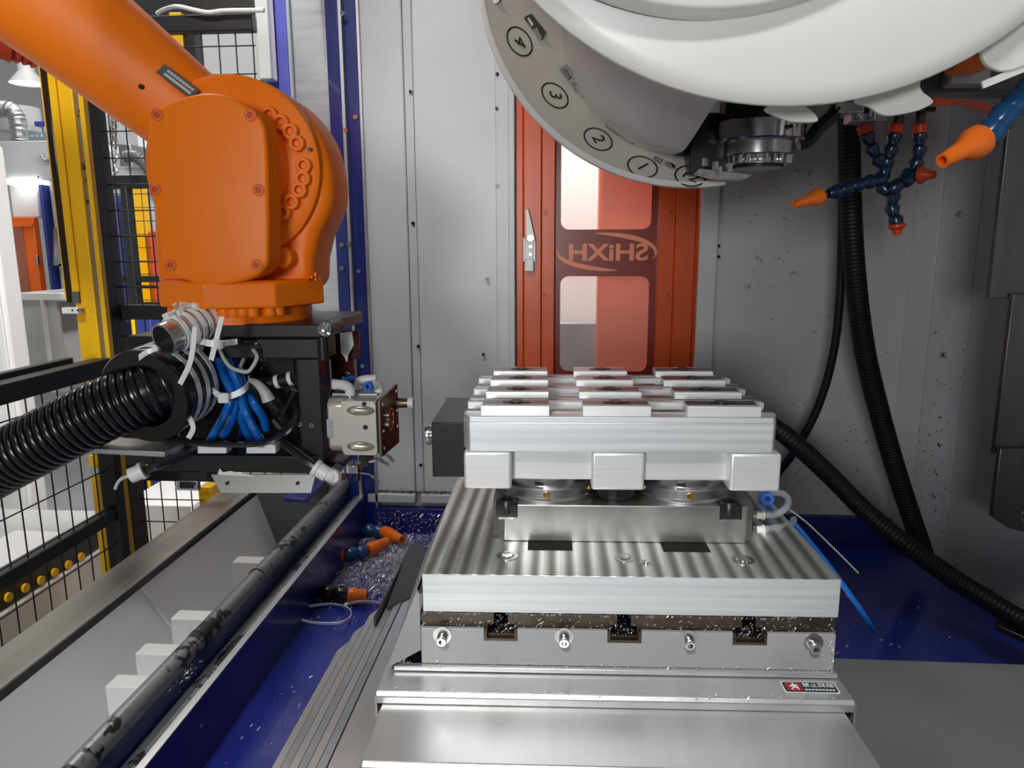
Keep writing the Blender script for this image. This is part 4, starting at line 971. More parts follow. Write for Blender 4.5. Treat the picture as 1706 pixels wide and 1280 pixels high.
# end plate (turned to face right), seen obliquely
e0 = at(631,667,CY); e1 = at(632,759,CY); e2 = at(660,644,CY+0.12); e3 = at(662,732,CY+0.12)
zt_ = max(e0.z,e2.z); 
ep = MB(); ep.prism([(x1+0.0015,CY-0.002,z0-0.002),(x1+0.0015,CY-0.002,z1+0.001),(x1+0.007,CY+0.088,z1+0.010),(x1+0.007,CY+0.088,z0-0.004)], (0.004,0,0)); epo = ep.build('end_plate','brownplate',cyl_,bevel=0.0006)
mc = Vector((x1+0.0085,CY+0.045,(z0+z1)/2+0.004))
MB().pipe(mc-Vector((0.003,0,0)), mc+Vector((0.0012,0.0,0)), 0.0185, 0.0145, 28).build('bore_rim','chrome',epo); MB().cyl(mc-Vector((0.002,0,0)), mc+Vector((0.0004,0,0)), 0.0145, n=28).build('bore','darkmetal',epo)
for (dy,dz) in ((0.010,0.03),(0.010,-0.01),(0.010,-0.036),(0.080,0.036),(0.080,0.005),(0.080,-0.02)):
    k_ = dy/0.09*0.0055; put('plate_screw', cs_small if False else apscr, (x1+0.0035+k_,CY+dy,mc.z+dz), (1,0,0), epo).scale = (0.45,0.45,0.35)
pn0 = at(655,670,CY+0.09); 
MB().cyl((x1+0.010,CY+0.085,pn0.z),(at(681,668,CY+0.09).x,CY+0.085,pn0.z),0.0078,n=20).build('locating_pin','brownplate',cyl_); MB().cyl((at(681,668,CY+0.09).x,CY+0.085,pn0.z),(at(690,668,CY+0.09).x,CY+0.085,pn0.z),0.0085,n=20).build('pin_tip','plasticw',cyl_)
rbox((x0-0.002,CY+0.045,z1-0.02),(x1-0.01,CY+0.078,z1+0.0025)).build('top_pad','galv',cyl_,bevel=0.001)
# elbow fittings on the cylinder
def elbow(p_top, d_out, label, cap=None, r=0.0075, stem=0.018, L=0.02):
    p = Vector(p_top); o = thing('elbow_fitting', label, 'fitting', p-Vector((0,0,stem)), 'white elbow fittings on the gripper'); d = Vector(d_out).normalized()
    MB().cyl(p-Vector((0,0,stem)), p-Vector((0,0,0.006)), r*0.6, n=12).build('thread', 'steel', o)
    MB().tube(smoothpath([p-Vector((0,0,0.008)), p, p+Vector((0,0,0.005))+d*0.004, p+Vector((0,0,0.007))+d*L*0.6, p+Vector((0,0,0.007))+d*L], 5), r, 14).build('elbow_body', 'plasticw', o)
    q = p+Vector((0,0,0.007))+d*L
    MB().pipe(q, q+d*0.006, r*1.05, r*0.5, 18).build('release_ring', cap or 'plasticw', o)
    MB().cyl(q, q+d*0.004, r*0.5, n=12).build('bore', 'black' if not cap else 'navy', o)
    return o
elbow(at(583,650,CY+0.03), (-0.8,-0.35,0.12), 'white elbow fitting on the cylinder turned to the left')
elbow(at(631,646,CY+0.06), (-0.45,-0.9,-0.05), 'white elbow fitting with blue release ring facing forward', 'bluecap')
o = elbow(at(597,640,CY+0.075), (1,0.1,0), 'long white elbow fitting lying behind the other two', None, 0.0072, 0.018, 0.022)
tubething('air_hose', [at(587,630,CY+0.08),at(578,633,CY+0.09),at(562,645,CY+0.11),at(545,650,CY+0.13)], 0.0045, 'bluetube', 'short blue air tube entering the long elbow fitting')
tubething('black_cable', [at(545,670,CY+0.09),at(565,640,CY+0.10),at(575,628,CY+0.11),at(560,624,CY+0.14)], 0.007, 'tube_dk', 'black cable bending behind the elbow fittings', 'cable')
# blow nozzles under the cylinder
bn = thing('blow_nozzle_set', 'chrome block with three bent blow pipes under the cylinder', 'nozzle', at(590,790,CY+0.03))
gb = lambda x0_,y0_,x1_,y1_,ya,yb,nm,mat: gbox(x0_,y0_,x1_,y1_,ya,yb,nm,mat,bn,0.001)
gb(575,776,596,790,CY+0.01,CY+0.04,'chrome_block','chrome'); gb(597,760,613,780,CY+0.02,CY+0.05,'nut_block','darkmetal'); gb(540,768,575,800,CY+0.02,CY+0.06,'holder','black')
MB().cyl(at(595,800,CY+0.02), at(595,781,CY+0.02), 0.005, n=12).build('nipple','darkmetal',bn)
for pts in ([(598,788),(613,790),(623,796),(631,805)],[(615,769),(630,766),(640,770),(648,776)],[(636,755),(643,757),(650,763),(656,770)]):
    MB().tube(smoothpath([at(x_,y_,CY+0.02) for x_,y_ in pts],5),0.0026,8).build('bent_pipe','chrome',bn)
# white elbow at the bottom bar with black tube
def tubefit(p, q, r, label, nutp=None):
    o = thing('tube_fitting', label, 'fitting', p, 'white tube fittings at the bottom bar'); d = (q-p).normalized()
    MB().lathe([(0,0),(r*1.15,0),(r*1.15,0.006),(r,0.007),(r,(q-p).length),(0,(q-p).length)], p, d, 20).build('sleeve','plasticw',o)
    if nutp is not None:
        MB().tube([q-d*0.004, q+(nutp-q)*0.5, nutp], r*0.9, 14).build('elbow','plasticw',o); MB().cyl(nutp-Vector((0,0.004,0)), nutp+Vector((0,0.02,0)), r*1.25, n=6).build('nut','steel',o)
        MB().lathe([(0,-0.008),(r*0.8,-0.006),(r*0.9,0)], nutp, (0,1,0), 18).build('elbow_end','plasticw',o)
    return o
tubefit(at(524,778,GY-0.02), at(545,791,GY-0.02), 0.0115, 'white elbow fitting at the right end of the bottom bar', at(556,793,GY-0.018))
tubething('black_tube', [at(470,738,GY-0.005),at(490,752,GY-0.012),at(510,767,GY-0.018),at(525,778,GY-0.02)], 0.0062, 'tube_dk', 'glossy black tube running into the right white elbow fitting')
tubefit(at(241,783,GY-0.03), at(218,793,GY-0.035), 0.0115, 'white fitting hanging at the left end of the bottom bar')
MB_ = MB().tube(smoothpath([at(217,793,GY-0.035),at(204,797,GY-0.037),at(196,805,GY-0.037),at(192,815,GY-0.037)],5),0.0025,8).build('white_wire','wire_grey'); tag(MB_, 'pale wire hooked out of the left white fitting', 'wire')
tubething('black_tube', [at(330,745,GY+0.0),at(300,760,GY-0.01),at(265,775,GY-0.025),at(240,784,GY-0.03)], 0.0062, 'tube_dk', 'glossy black tube running into the left white fitting')
# connector socket left under the bar
cn = thing('connector_socket', 'grey D-shaped connector socket under the left end of the bar', 'connector', at(314,810,1.05))
gbox(293,801,331,818,1.05,1.058,'shell','galv',cn,0.001); gbox(298,804,325,815,1.047,1.0499,'socket','black',cn,0.002)
gbox(300,786,345,800,1.05,1.12,'mount','black',cn,0.001)
for px in (296,328): c = at(px,810,1.05); MB().cyl((c.x,1.046,c.z),(c.x,1.05,c.z),0.0025,n=6).build('lock_screw','chrome',cn)
# white clips on the bar
for (a_,b_2,lab) in ((329,377,'left'),(410,459,'right')):
    o = thing('cable_clip', lab+' white cable clip on top of the bottom bar', 'clip', at((a_+b_2)/2,757,GY-0.01))
    y_ = GY-0.006; m_ = (a_+b_2)/2
    MB().prism([at(a_,742,y_),at(m_-10,742,y_),at(m_-4,746,y_),at(m_+4,746,y_),at(m_+10,740,y_),at(b_2,742,y_),at(b_2,756,y_),at(a_,756,y_)],(0,0.02,0)).build('clip_body','nylon',o,bevel=0.001)
# ---------------------------------------------------------------- corrugated hose
HX = [at(312,628,1.03), at(262,647,0.990), at(190,676,0.972), at(130,704,0.962), at(65,738,0.956), at(0,773,0.955), at(-90,824,0.960), at(-210,895,0.97), at(-360,990,0.98), at(-520,1100,0.99)]
hp = smoothpath(HX, 14)
ho = thing('corrugated_hose', 'black glossy corrugated hose coming from lower left into a flange', 'hose', hp[0])
cum = [0]
for i in range(len(hp)-1): cum.append(cum[-1]+(hp[i+1]-hp[i]).length)
def along(s):
    for i in range(len(hp)-1):
        if cum[i+1] >= s: return hp[i].lerp(hp[i+1], (s-cum[i])/max(1e-9,cum[i+1]-cum[i])), (hp[min(i+1,len(hp)-1)]-hp[i]).normalized()
    return hp[-1], (hp[-1]-hp[-2]).normalized()
MB().tube(hp, 0.0395, 20).build('inner_tube','hoseblk',ho)
pitch = 0.0110; kmax = int(cum[-1]/pitch)
ring = MB().lathe([(0.039,-0.0050),(0.0430,-0.0040),(0.0445,-0.0015),(0.0445,0.0015),(0.0430,0.0040),(0.039,0.0050)], (0,0,0), (0,0,1), 30).mesh('hose_ring', org=(0,0,0))[0]; ring.materials.append(M['hoseblk'])
for k in range(1,kmax):
    p_, t_ = along(k*pitch); put('ring', ring, p_, t_, ho)
fcn = at(243,660,0.975); fax = Vector((-0.10,-0.98,-0.12)).normalized()
MB().lathe([(0.045,0.004),(0.0665,0.006),(0.0685,0.003),(0.0685,-0.003),(0.060,-0.006),(0.058,-0.012)], fcn, fax, 48).build('flange_rim','hoseblk',ho)
MB().lathe([(0.065,-0.004),(0.064,-0.07),(0.060,-0.095),(0.030,-0.105),(0,-0.105)], fcn, fax, 40).build('hose_socket','rubber',ho)
MB().obox(at(292,615,0.97), (0.004,0,0.006),(0,0.01,0),(0.004,0,-0.003)).build('socket_lug','hoseblk',ho)
# steel pipe stub tied on top
sa, sb = at(272,566,0.955), at(352,528,1.03)
sp = thing('pipe_stub', 'short steel pipe stub tied on top of the hose socket', 'pipe', sa)
MB().pipe(sa, sb, 0.0225, 0.0195, 32).build('pipe_wall','steel',sp)
MB().cyl(sa.lerp(sb,0.25), sb, 0.0193, n=24).build('dark_bore','black',sp)
# cable ties around the pipe and socket
def tie(c, axis, r, label, wd=0.007, n=26, a0=0, a1=360, ell=None, head_at=90, tail=None):
    axis = Vector(axis).normalized(); u = Vector((0,0,1)); u = (u-axis*u.dot(axis)).normalized(); v = axis.cross(u)
    el = ell or (r,r); P = []
    for i in range(n+1):
        t = math.radians(a0+(a1-a0)*i/n); P.append(c+v*el[0]*math.cos(t)+u*el[1]*math.sin(t))
    o = thing('cable_tie', label, 'cable tie', c, 'white cable ties around pipe and hoses')
    MB().strip(P, wd, 0.0016, axis).build('strap','nylon',o)
    t = math.radians(head_at); hp_ = c+v*el[0]*math.cos(t)*1.05+u*el[1]*math.sin(t)*1.05
    tg = (-v*math.sin(t)+u*math.cos(t)).normalized(); rd = (v*math.cos(t)+u*math.sin(t)).normalized()
    MB().obox(hp_, axis*wd*0.75, tg*0.0065, rd*0.0045).build('head','nylon',o,bevel=0.001)
    if tail:
        MB().strip([hp_, hp_+Vector(tail)*0.5, hp_+Vector(tail)], wd*0.9, 0.0014, axis).build('tail','nylon',o)
    return o
pax = (sb-sa).normalized()
tl = ['first cable tie nearest the open pipe mouth','second cable tie along the pipe stub','third cable tie along the pipe stub','fourth cable tie along the pipe stub','last cable tie at the far end of the pipe stub']
tails = [None,(0.006,-0.02,0.012),None,(-0.012,-0.02,0.004),None]
for k,s in enumerate((0.27,0.45,0.60,0.74,0.9)):
    tie(sa.lerp(sb,s), pax, 0.0245, 'white '+tl[k], head_at=(100,95,110,80,75)[k], tail=tails[k])
sax = -fax
for k,(d_0,lab) in enumerate(((0.028,'wide white cable tie around the hose socket beside the flange'),(0.050,'second wide white cable tie around the hose socket'),(0.072,'rear wide white cable tie around the hose socket'))):
    tie(fcn+sax*d_0, sax, 0.062, lab, 0.009, 34, 0, 360, (0.0660-0.0003*k,0.0665-0.0003*k), head_at=(60,75,50)[k], tail=((0.02,-0.01,0.02) if k==2 else None))
tie(at(338,570,0.965), Vector((0.15,0.2,1)), 0.03, 'white cable tie crossing horizontally in front of the pipe stub', 0.009, 24, 150, 400, (0.045,0.02), head_at=270, tail=(0.03,-0.002,0.004))
# tie bundle ends near the pipe (loose tails)
for k,(a_,b_2,c_) in enumerate((((352,600),(362,560),(370,528)),((300,640),(318,600),(325,545)),((262,580),(240,590),(222,605)),((314,730),(322,712),(312,690)))):
    P = smoothpath([at(*a_,0.945+0.01*k),at(*b_2,0.94+0.01*k),at(*c_,0.95+0.01*k)],6)
    o = MB().strip(P, 0.007, 0.0015, (P[-1]-P[0]).cross(Vector((0,1,0)))).build('cable_tie_tail','nylon'); tag(o, ('long loose white tie tail rising beside the pipe stub','loose white tie tail running up the hose socket','loose white tie tail left of the pipe stub','frayed white tie tail hanging below the hose socket')[k], 'cable tie')
# ---------------------------------------------------------------- blue air tubes and cables inside the gripper frame
bt = [([(360,600),(372,625),(385,655),(375,690),(350,735)],'leftmost blue air tube curving down left'),
      ([(366,600),(382,630),(392,665),(388,695),(372,728)],'second blue air tube in the tied bundle'),
      ([(372,598),(390,640),(398,680),(405,705),(418,735)],'third blue air tube in the tied bundle'),
      ([(378,600),(396,640),(405,675),(418,705),(434,733)],'fourth blue air tube in the tied bundle'),
      ([(392,610),(410,650),(425,675),(438,695),(443,715)],'rightmost blue air tube curving down right')]
for k,(pts,lab) in enumerate(bt):
    y_ = 1.045+0.012*(k%3)
    tubething('air_hose', [at(a_,b_2,y_+0.02*abs(i-2)/2) for i,(a_,b_2) in enumerate(pts)], 0.0066, 'bluetube', lab, n=10)
tubething('air_hose', [at(395,600,1.11),(at(402,640,1.10)),at(408,690,1.10),at(400,735,1.12)], 0.0055, 'bluedark', 'dark blue air tube behind the tied bundle', n=10)
tcn = at(385,655,1.045)
P = [at(350,642,1.06),at(354,650,1.03),at(365,658,1.02),at(378,661,1.018),at(395,656,1.02),at(408,648,1.025),at(415,638,1.05),at(414,630,1.07)]
o = thing('cable_tie','white cable tie binding the blue air tubes','cable tie',tcn,'white cable ties around pipe and hoses'); MB().strip(smoothpath(P,5),0.009,0.0016,(0,0.1,1)).build('strap','nylon',o); c = at(373,663,1.012); MB().obox(c,(0.008,0,0),(0,0.004,0),(0,0,0.0075)).build('head','nylon',o,bevel=0.0015)
tubething('white_wire', [at(384,560,1.055),at(367,574,1.03),at(370,592,1.02),at(385,612,1.015),at(408,620,1.012),at(412,617,1.012)], 0.0028, 'wire_grey', 'thin off-white wire loop left of the black cable loop', 'wire')
tubething('white_wire', [at(417,577,1.04),at(428,592,1.02),at(424,606,1.015),at(414,619,1.012),at(405,618,1.02),at(401,612,1.03),at(408,594,1.05),at(416,577,1.06)], 0.0028, 'wire_grey', 'thin off-white wire looping back right of the other wire', 'wire')
tubething('black_cable', [at(392,585,1.05),at(400,572,1.035),at(418,569,1.03),at(432,580,1.03),at(437,600,1.04),at(436,612,1.06)], 0.0045, 'tube_dk', 'black cable arching over the white wires', 'cable')
tubething('black_cable', [at(275,728,GY-0.01),at(320,738,GY-0.012),at(380,741,GY-0.012),at(440,738,GY-0.012),at(480,718,GY-0.008),at(493,690,GY+0.0),at(494,660,GY+0.03)], 0.0048, 'tube_dk', 'black cable sweeping low across the gripper frame', 'cable')
# sleeved cables with white connector bands
o = thing('sensor_plug','black cable plug with two white bands beside the column','plug',at(470,640,1.06))
a,b_ = at(445,640,1.05),at(488,630,1.05); d = (b_-a).normalized()
MB().cyl(a-d*0.02,b_,0.0095,n=16).build('plug_body','rubber',o)
for s in (0.35,0.85): MB().cyl(a.lerp(b_,s),a.lerp(b_,s)+d*0.006,0.0105,n=16).build('white_band','plasticw',o)
o = thing('sleeved_cable','grey sleeved cable end leading to a black ribbed plug','cable',at(440,660,1.04))
MB().tube(smoothpath([at(418,634,1.05),at(430,640,1.035),at(442,655,1.03),at(448,668,1.03)],5),[0.004+0.0004*i for i in range(16)],12).build('sleeve','wire_grey',o)
a,b_ = at(448,666,1.03),at(462,682,1.04); d=(b_-a).normalized()
MB().cyl(a,b_,0.008,n=14).build('plug','rubber',o)
for s in (0.3,0.6,0.9): MB().lathe([(0.0075,-0.0012),(0.0092,0),(0.0075,0.0012)],a.lerp(b_,s),d,14).build('rib','rubber',o)
for k,(pts,r) in enumerate((([(470,690),(480,670),(490,650)],0.006),([(455,700),(470,715),(488,705)],0.007),([(440,690),(460,690),(478,675)],0.006))):
    tubething('black_cable',[at(a_,b_2,1.09) for a_,b_2 in pts],r,'rubber',('black cable rising beside the column','black cable curled low beside the column','black cable behind the ribbed plug')[k],'cable')
# grey plate under the hose flange
o = MB().obox(at(232,745,0.99),(0.055,0,-0.002),(0,0.03,0),(0,0,0.004)).build('support_strip','galv',bevel=0.001); tag(o,'pale metal support strip under the hose flange','strip')
# ================================================================ turret tool magazine
def circ3(a, b, c):                 # centre and radius of the upright circle through three points at one depth
    ax_, ay_, bx_, by_, cx_, cy_ = a.x, a.z, b.x, b.z, c.x, c.z
    d = 2*(ax_*(by_-cy_)+bx_*(cy_-ay_)+cx_*(ay_-by_))
    ux_ = ((ax_*ax_+ay_*ay_)*(by_-cy_)+(bx_*bx_+by_*by_)*(cy_-ay_)+(cx_*cx_+cy_*cy_)*(ay_-by_))/d
    uy_ = ((ax_*ax_+ay_*ay_)*(cx_-bx_)+(bx_*bx_+by_*by_)*(ax_-cx_)+(cx_*cx_+cy_*cy_)*(bx_-ax_))/d
    return Vector((ux_, a.y, uy_)), math.hypot(ax_-ux_, ay_-uy_)
rc, RO = circ3(at(805,35,1.30), at(925,238,1.30), at(1135,317,1.30))
bc, Rb = circ3(at(870,0,0.88), at(1300,190,0.88), at(1690,45,0.88))
tax = Vector((0.02,-0.5,0.05)).normalized()        # axis towards the viewer
print('MAG', rc, RO, bc, Rb)
mg = thing('tool_magazine', 'big white turret tool magazine with numbered ring, upper right', 'tool magazine', rc)
dn_ = Vector((0,0,-1)); dn_ = (dn_-tax*dn_.dot(tax)).normalized(); rt_ = tax.cross(dn_)
def ring_pt(r, h, deg): a = math.radians(deg); return rc+tax*h+(dn_*math.cos(a)+rt_*math.sin(a))*r
RI, HI = RO-0.135, -0.097
def lat(prof, a0, a1, nm, mat, n=72, ang=35, par=mg):
    return MB().lathe(prof, rc, tax, n, math.radians(a0), math.radians(a1), ref=(0,0,-1)).build(nm, mat, par, ang=ang)
ringo = lat([(RO-0.009,0.0),(RI,HI),(RI-0.004,HI-0.004),(RO-0.009,-0.006)], -178, 9, 'number_ring', 'magring')
lat([(RO-0.009,0.003),(RO-0.0045,0.005),(RO,0.001),(RO,-0.010),(RO-0.009,-0.012),(RO-0.009,0.003)], -178, 9, 'ring_rim', 'mag')
# faceted inner drum
dc = rc+dn_*0.088
MB().lathe([(0.196,HI),(0.213,0.0),(0.221,0.05),(0.223,0.075),(0.217,0.15),(0.205,0.25),(0.188,0.36)], dc, tax, 15, math.radians(-178), math.radians(-7), ref=(0,0,-1)).build('inner_drum','mag',mg,ang=12)
lat([(0.20,HI-0.006),(0.1,HI-0.006),(0.1,0.30)], -178, -7, 'drum_back', 'greydk', 14)
slope = (ring_pt(RI,HI,0)-ring_pt(RO,0,0)); 
def pxang(px,py):
    p = at(px,py,1.29); d = p-rc; return math.degrees(math.atan2(d.dot(rt_), d.dot(dn_)))
def facept(px,py):            # hit the cone of the number ring along the line of sight
    r0 = ray(px,py); best=None
    for k in range(400):
        Y = 1.22+0.24*k/400; p = r0*(Y/r0.y)+Vector((0,0,CAMZ)); d = p-rc; h = d.dot(tax); rr = (d-tax*h).length
        t = (RO-0.009-rr)/(RO-0.009-RI); e = abs(h-HI*t)
        if best is None or e < best[0]: best = (e,p)
    return best[1]
for (px,py,num) in ((865,70,'4'),(924,160,'3'),(996,233,'2'),(1070,279,'1'),(1150,294,'12')):
    p = facept(px,py); a = math.radians(pxang(px,py))
    rad = (dn_*math.cos(a)+rt_*math.sin(a)); tan = (-dn_*math.sin(a)+rt_*math.cos(a))
    inw = (-rad*(RO-0.009-RI)+tax*HI).normalized(); nrm_ = tan.cross(inw)
    if nrm_.y > 0: nrm_ = -nrm_
    p = p+nrm_*0.0016
    mk = MB(); n_ = 40; ro_, ri_ = 0.0265, 0.0235
    vs = []
    for R_ in (ro_, ri_): vs += [p+tan*R_*math.cos(2*math.pi*k/n_)+inw*R_*math.sin(2*math.pi*k/n_) for k in range(n_)]
    mk.add(vs, [(k,(k+1)%n_,(k+1)%n_+n_,k+n_) for k in range(n_)]); mk.build('number_circle','ink',ringo,smooth=False)
    up_ = (inw*math.cos(math.radians(38))+tan*math.sin(math.radians(38)))
    xa = up_.cross(nrm_)
    text('number', num, 0.034, 'ink', ringo, frame(p+nrm_*0.0003, xa, up_), 0.0003)
# tool pockets along the inner edge of the ring
for (p0_,p1_,w0) in (((874,28),(904,66),0.016),((933,114),(972,162),0.018),((1008,208),(1057,241),0.014),((1085,266),(1128,281),0.008)):
    a = facept(*p0_); b = facept(*p1_); mid = (a+b)/2; d = (b-a); L = d.length; d.normalize()
    toc = (rc-mid); toc = (toc-d*toc.dot(d)).normalized(); nrm_ = d.cross(toc)
    if nrm_.y > 0: nrm_ = -nrm_
    pts = []
    for k in range(13):
        t = k/12; pts.append(a+d*L*t-toc*w0*0.55*math.sin(math.pi*t)**0.7)
    pts += [b+toc*w0*0.75-d*0.004, a+toc*w0*0.75+d*0.004]
    pts = [p+nrm_*0.0030 for p in pts]
    pk = MB().prism(pts, -nrm_*0.006).build('tool_pocket','pocket',ringo,smooth=False)
    MB().tube([a+d*L*0.55+nrm_*0.005+toc*0.002, a+d*L*0.8+nrm_*0.006-toc*0.001, b-d*0.004+nrm_*0.004], [0.004,0.0055,0.003], 10).build('gripper_finger','chrome',pk)
    MB().tube([a+d*L*0.1+nrm_*0.004+toc*0.004, a+d*L*0.4+nrm_*0.005+toc*0.002], [0.003,0.004], 8).build('gripper_finger','aludk',pk)
c = facept(824,-4); MB().lathe([(0,-0.004),(0.010,-0.003),(0.011,0.0)], c, (0,1,0), 16).build('ring_screw','galv',ringo)
# big bowl shaped front cover
bo = MB().lathe([(Rb-0.012,-0.010),(Rb-0.002,-0.008),(Rb,-0.004),(Rb-0.001,0.0),(Rb-0.02,0.006),(Rb-0.08,0.018),(Rb-0.15,0.028),(Rb-0.21,0.034),(0,0.036)], bc, tax, 128, ref=(0,0,-1)).build('bowl_cover','mag',mg,ang=60)
MB().lathe([(Rb-0.012,-0.010),(Rb-0.03,-0.10),(Rb-0.13,-0.22),(0.08,-0.26),(0,-0.26)], bc, tax, 64, ref=(0,0,-1)).build('bowl_back','mag',mg,ang=60)
b2, Rb2 = circ3(at(980,0,0.84), at(1160,39,0.84), at(1356,0,0.84))
MB().lathe([(Rb2,-0.02),(Rb2,0.006),(Rb2-0.004,0.010),(Rb2-0.03,0.014),(0,0.02)], b2, tax, 96, ref=(0,0,-1)).build('front_boss','mag',mg,ang=60)
# scalloped tool shields hanging behind the bowl edge
def shield(pts, y, nm='tool_shield'):
    P = smoothpath([at(a_,b_,y) for a_,b_ in pts], 5, True)
    MB().prism(P, (0,0.008,0)).build(nm,'mag',mg,bevel=0.0015)
shield([(1275,180),(1300,196),(1325,203),(1358,203),(1363,197),(1352,184),(1320,165)], 0.90)
shield([(1425,165),(1450,178),(1468,190),(1490,192),(1530,184),(1554,172),(1552,163),(1538,152),(1534,138),(1545,120),(1560,100),(1500,90),(1450,120)], 0.90)
shield([(1640,100),(1660,116),(1680,118),(1706,110),(1780,80),(1800,0),(1700,0),(1640,60)], 0.895)
MB().bar(at(1636,142,0.90), at(1720,108,0.90), 0.003, 0.008).build('edge_blade','plasticw',mg)
# spindle nose, motor block and lower tool plate
sp_ = thing('spindle_nose','dark spindle nose with chrome tool holder under the magazine','spindle',at(1270,295,1.24))
SY = 1.24; scx = at(1275,235,SY); s = SY/FPX
def spz(py): return at(1275,py,SY).z
def disc(r, pa, pb, nm, mat, dx=0, n=40, bev=0): 
    c_ = at(1275+dx,pa,SY); o = MB().lathe([(0,0),(r*0.97,0),(r,0.002),(r,spz(pa)-spz(pb)-0.002),(r*0.97,spz(pa)-spz(pb)),(0,spz(pa)-spz(pb))], (c_.x,SY,spz(pb)), (0,0,1), n).build(nm, mat, sp_); return o
disc(0.066,120,205,'spindle_barrel','black'); disc(0.070,205,238,'nose_ring','chrome',-10); disc(0.056,238,262,'flange','steel',-12); disc(0.046,262,276,'tool_collar','steel',-12); disc(0.040,276,281,'tool_face','darkmetal',-12)
nr = at(1290,222,SY); MB().cyl((nr.x+0.005,SY-0.072,nr.z),(nr.x+0.005,SY-0.06,nr.z),0.0032,n=10).build('nose_hole','black',sp_)
for k in range(9):
    a = math.radians(-150+k*15); c_ = at(1263,268,SY); MB().cyl((c_.x+0.05*math.cos(a),SY+0.05*math.sin(a),spz(275)),(c_.x+0.05*math.cos(a),SY+0.05*math.sin(a),spz(258)),0.0028,n=8).build('drive_pin','chrome',sp_)
a = at(1152,188,1.25); b = at(1212,290,1.25); rbox((a.x,1.25,b.z),(b.x,1.33,a.z)).build('motor_block','black',sp_,bevel=0.003)
a = at(1205,195,1.27); b = at(1335,240,1.27); rbox((a.x,1.27,b.z),(b.x,1.36,a.z)).build('head_casting','greydk',sp_,bevel=0.004)
MB().prism([at(1165,281,1.20),at(1235,289,1.20),at(1255,291,1.20),at(1240,299,1.20),at(1190,296,1.20),at(1160,288,1.20)],(0,0.03,0)).build('tool_plate','steel',sp_)
for (px,py) in ((1175,277),(1192,283),(1198,291),(1215,286)): c_ = at(px,py,1.195); MB().cyl(c_, c_+Vector((0,0,0.012)), 0.005, n=8).build('stud','chrome',sp_)
tubething('black_cable',[at(1330,240,1.25),at(1350,232,1.25),at(1365,212,1.25),at(1385,195,1.25),at(1395,180,1.25)],0.011,'rubber','black cable bending up beside the spindle nose','cable')
# head body above, right: manifold, orange tag, dark casting
hd = thing('spindle_casting','dark spindle casting with orange plate behind the magazine','casting',at(1600,160,1.15))
def hb_(x0,y0,x1,y1,ya,yb,nm,mat): return gbox(x0,y0,x1,y1,ya,yb,nm,mat,hd,0.003)
hb_(1545,40,1730,150,1.16,1.22,'casting_body','greydk'); hb_(1588,98,1650,140,1.13,1.159,'grey_block','sheetdk'); hb_(1592,92,1642,118,1.10,1.128,'orange_plate','locorange')
MB().prism([at(1556,162,1.12),at(1640,170,1.12),at(1658,180,1.12),at(1654,186,1.12),at(1605,172,1.12),at(1560,174,1.12)],(0,0.02,0)).build('orange_strip','locred',hd)
MB().tube(smoothpath([at(1548,130,1.1),at(1560,110,1.1),at(1585,100,1.12)],5),0.009,8).build('cable','black',hd)
mf = thing('coolant_manifold','steel coolant manifold with three outlets under the magazine','manifold',at(1480,180,1.30))
gbox(1395,172,1560,186,1.28,1.33,'block','darkmetal',mf,0.002); gbox(1392,170,1440,188,1.24,1.279,'nozzle_block','steel',mf,0.002); gbox(1420,188,1478,202,1.272,1.31,'clear_guard','aludk',mf,0.002)
for px in (1432,1452): MB().cyl(at(px,200,1.27),at(px,184,1.27),0.006,n=10).build('stud','chrome',mf)
# segmented coolant hoses
segmesh = {}
def locline(pts, r, label, noz_end, mat='loc', collar=True, nozmat='locorange', group='segmented coolant hoses'):
    P = smoothpath([at(*p) for p in pts], 10)
    o = thing('coolant_hose', label, 'coolant hose', P[0], group)
    L = 0; cumL = [0]
    for i in range(len(P)-1): cumL.append(cumL[-1]+(P[i+1]-P[i]).length)
    def al(s):
        for i in range(len(P)-1):
            if cumL[i+1] >= s: return P[i].lerp(P[i+1],(s-cumL[i])/max(1e-9,cumL[i+1]-cumL[i])), (P[i+1]-P[i]).normalized()
        return P[-1], (P[-1]-P[-2]).normalized()
    pit = r*1.9; key=(round(r,4),mat)
    if key not in segmesh:
        me = MB().lathe([(r*0.62,-pit*0.55),(r*0.72,-pit*0.5),(r*1.06,-pit*0.30),(r*1.06,-pit*0.02),(r*0.86,pit*0.2),(r*0.70,pit*0.5),(r*0.6,pit*0.55)],(0,0,0),(0,0,1),16).mesh('hose_segment',org=(0,0,0))[0]; me.materials.append(M[mat]); segmesh[key]=me
    n = int(cumL[-1]/pit)
    for k in range(n+1):
        p,t = al(min(cumL[-1],k*pit)); put('segment', segmesh[key], p, t, o)
    if collar:
        t = (P[1]-P[0]).normalized(); MB().lathe([(0,-0.004),(r*0.8,-0.004),(r*1.1,0),(r*1.1,r*1.0),(r*0.8,r*1.3),(0,r*1.3)],P[0]-t*r*1.9,t,18).build('collar','locred',o)
        MB().cyl(P[0]-t*r*4.0,P[0]-t*r*1.9,r*0.7,n=6).build('brass_nipple','castiron',o)
    e = at(*noz_end); d = e-P[-1]; Ln = d.length
    MB().lathe([(0,0),(r*0.8,0),(r*1.25,Ln*0.12),(r*1.25,Ln*0.30),(r*0.72,Ln*0.55),(r*0.55,Ln),(r*0.34,Ln),(r*0.34,Ln*0.8),(0,Ln*0.8)],P[-1],d,20).build('nozzle',nozmat,o)
    return o
LY = 1.32
locline([(1446,230,LY),(1451,245,LY),(1460,262,LY),(1472,283,LY),(1466,299,LY-0.01),(1439,305,LY-0.02),(1405,316,LY-0.03),(1372,325,LY-0.04)],0.0112,'segmented coolant hose pointing left with a long orange nozzle',(1323,341,LY-0.06))
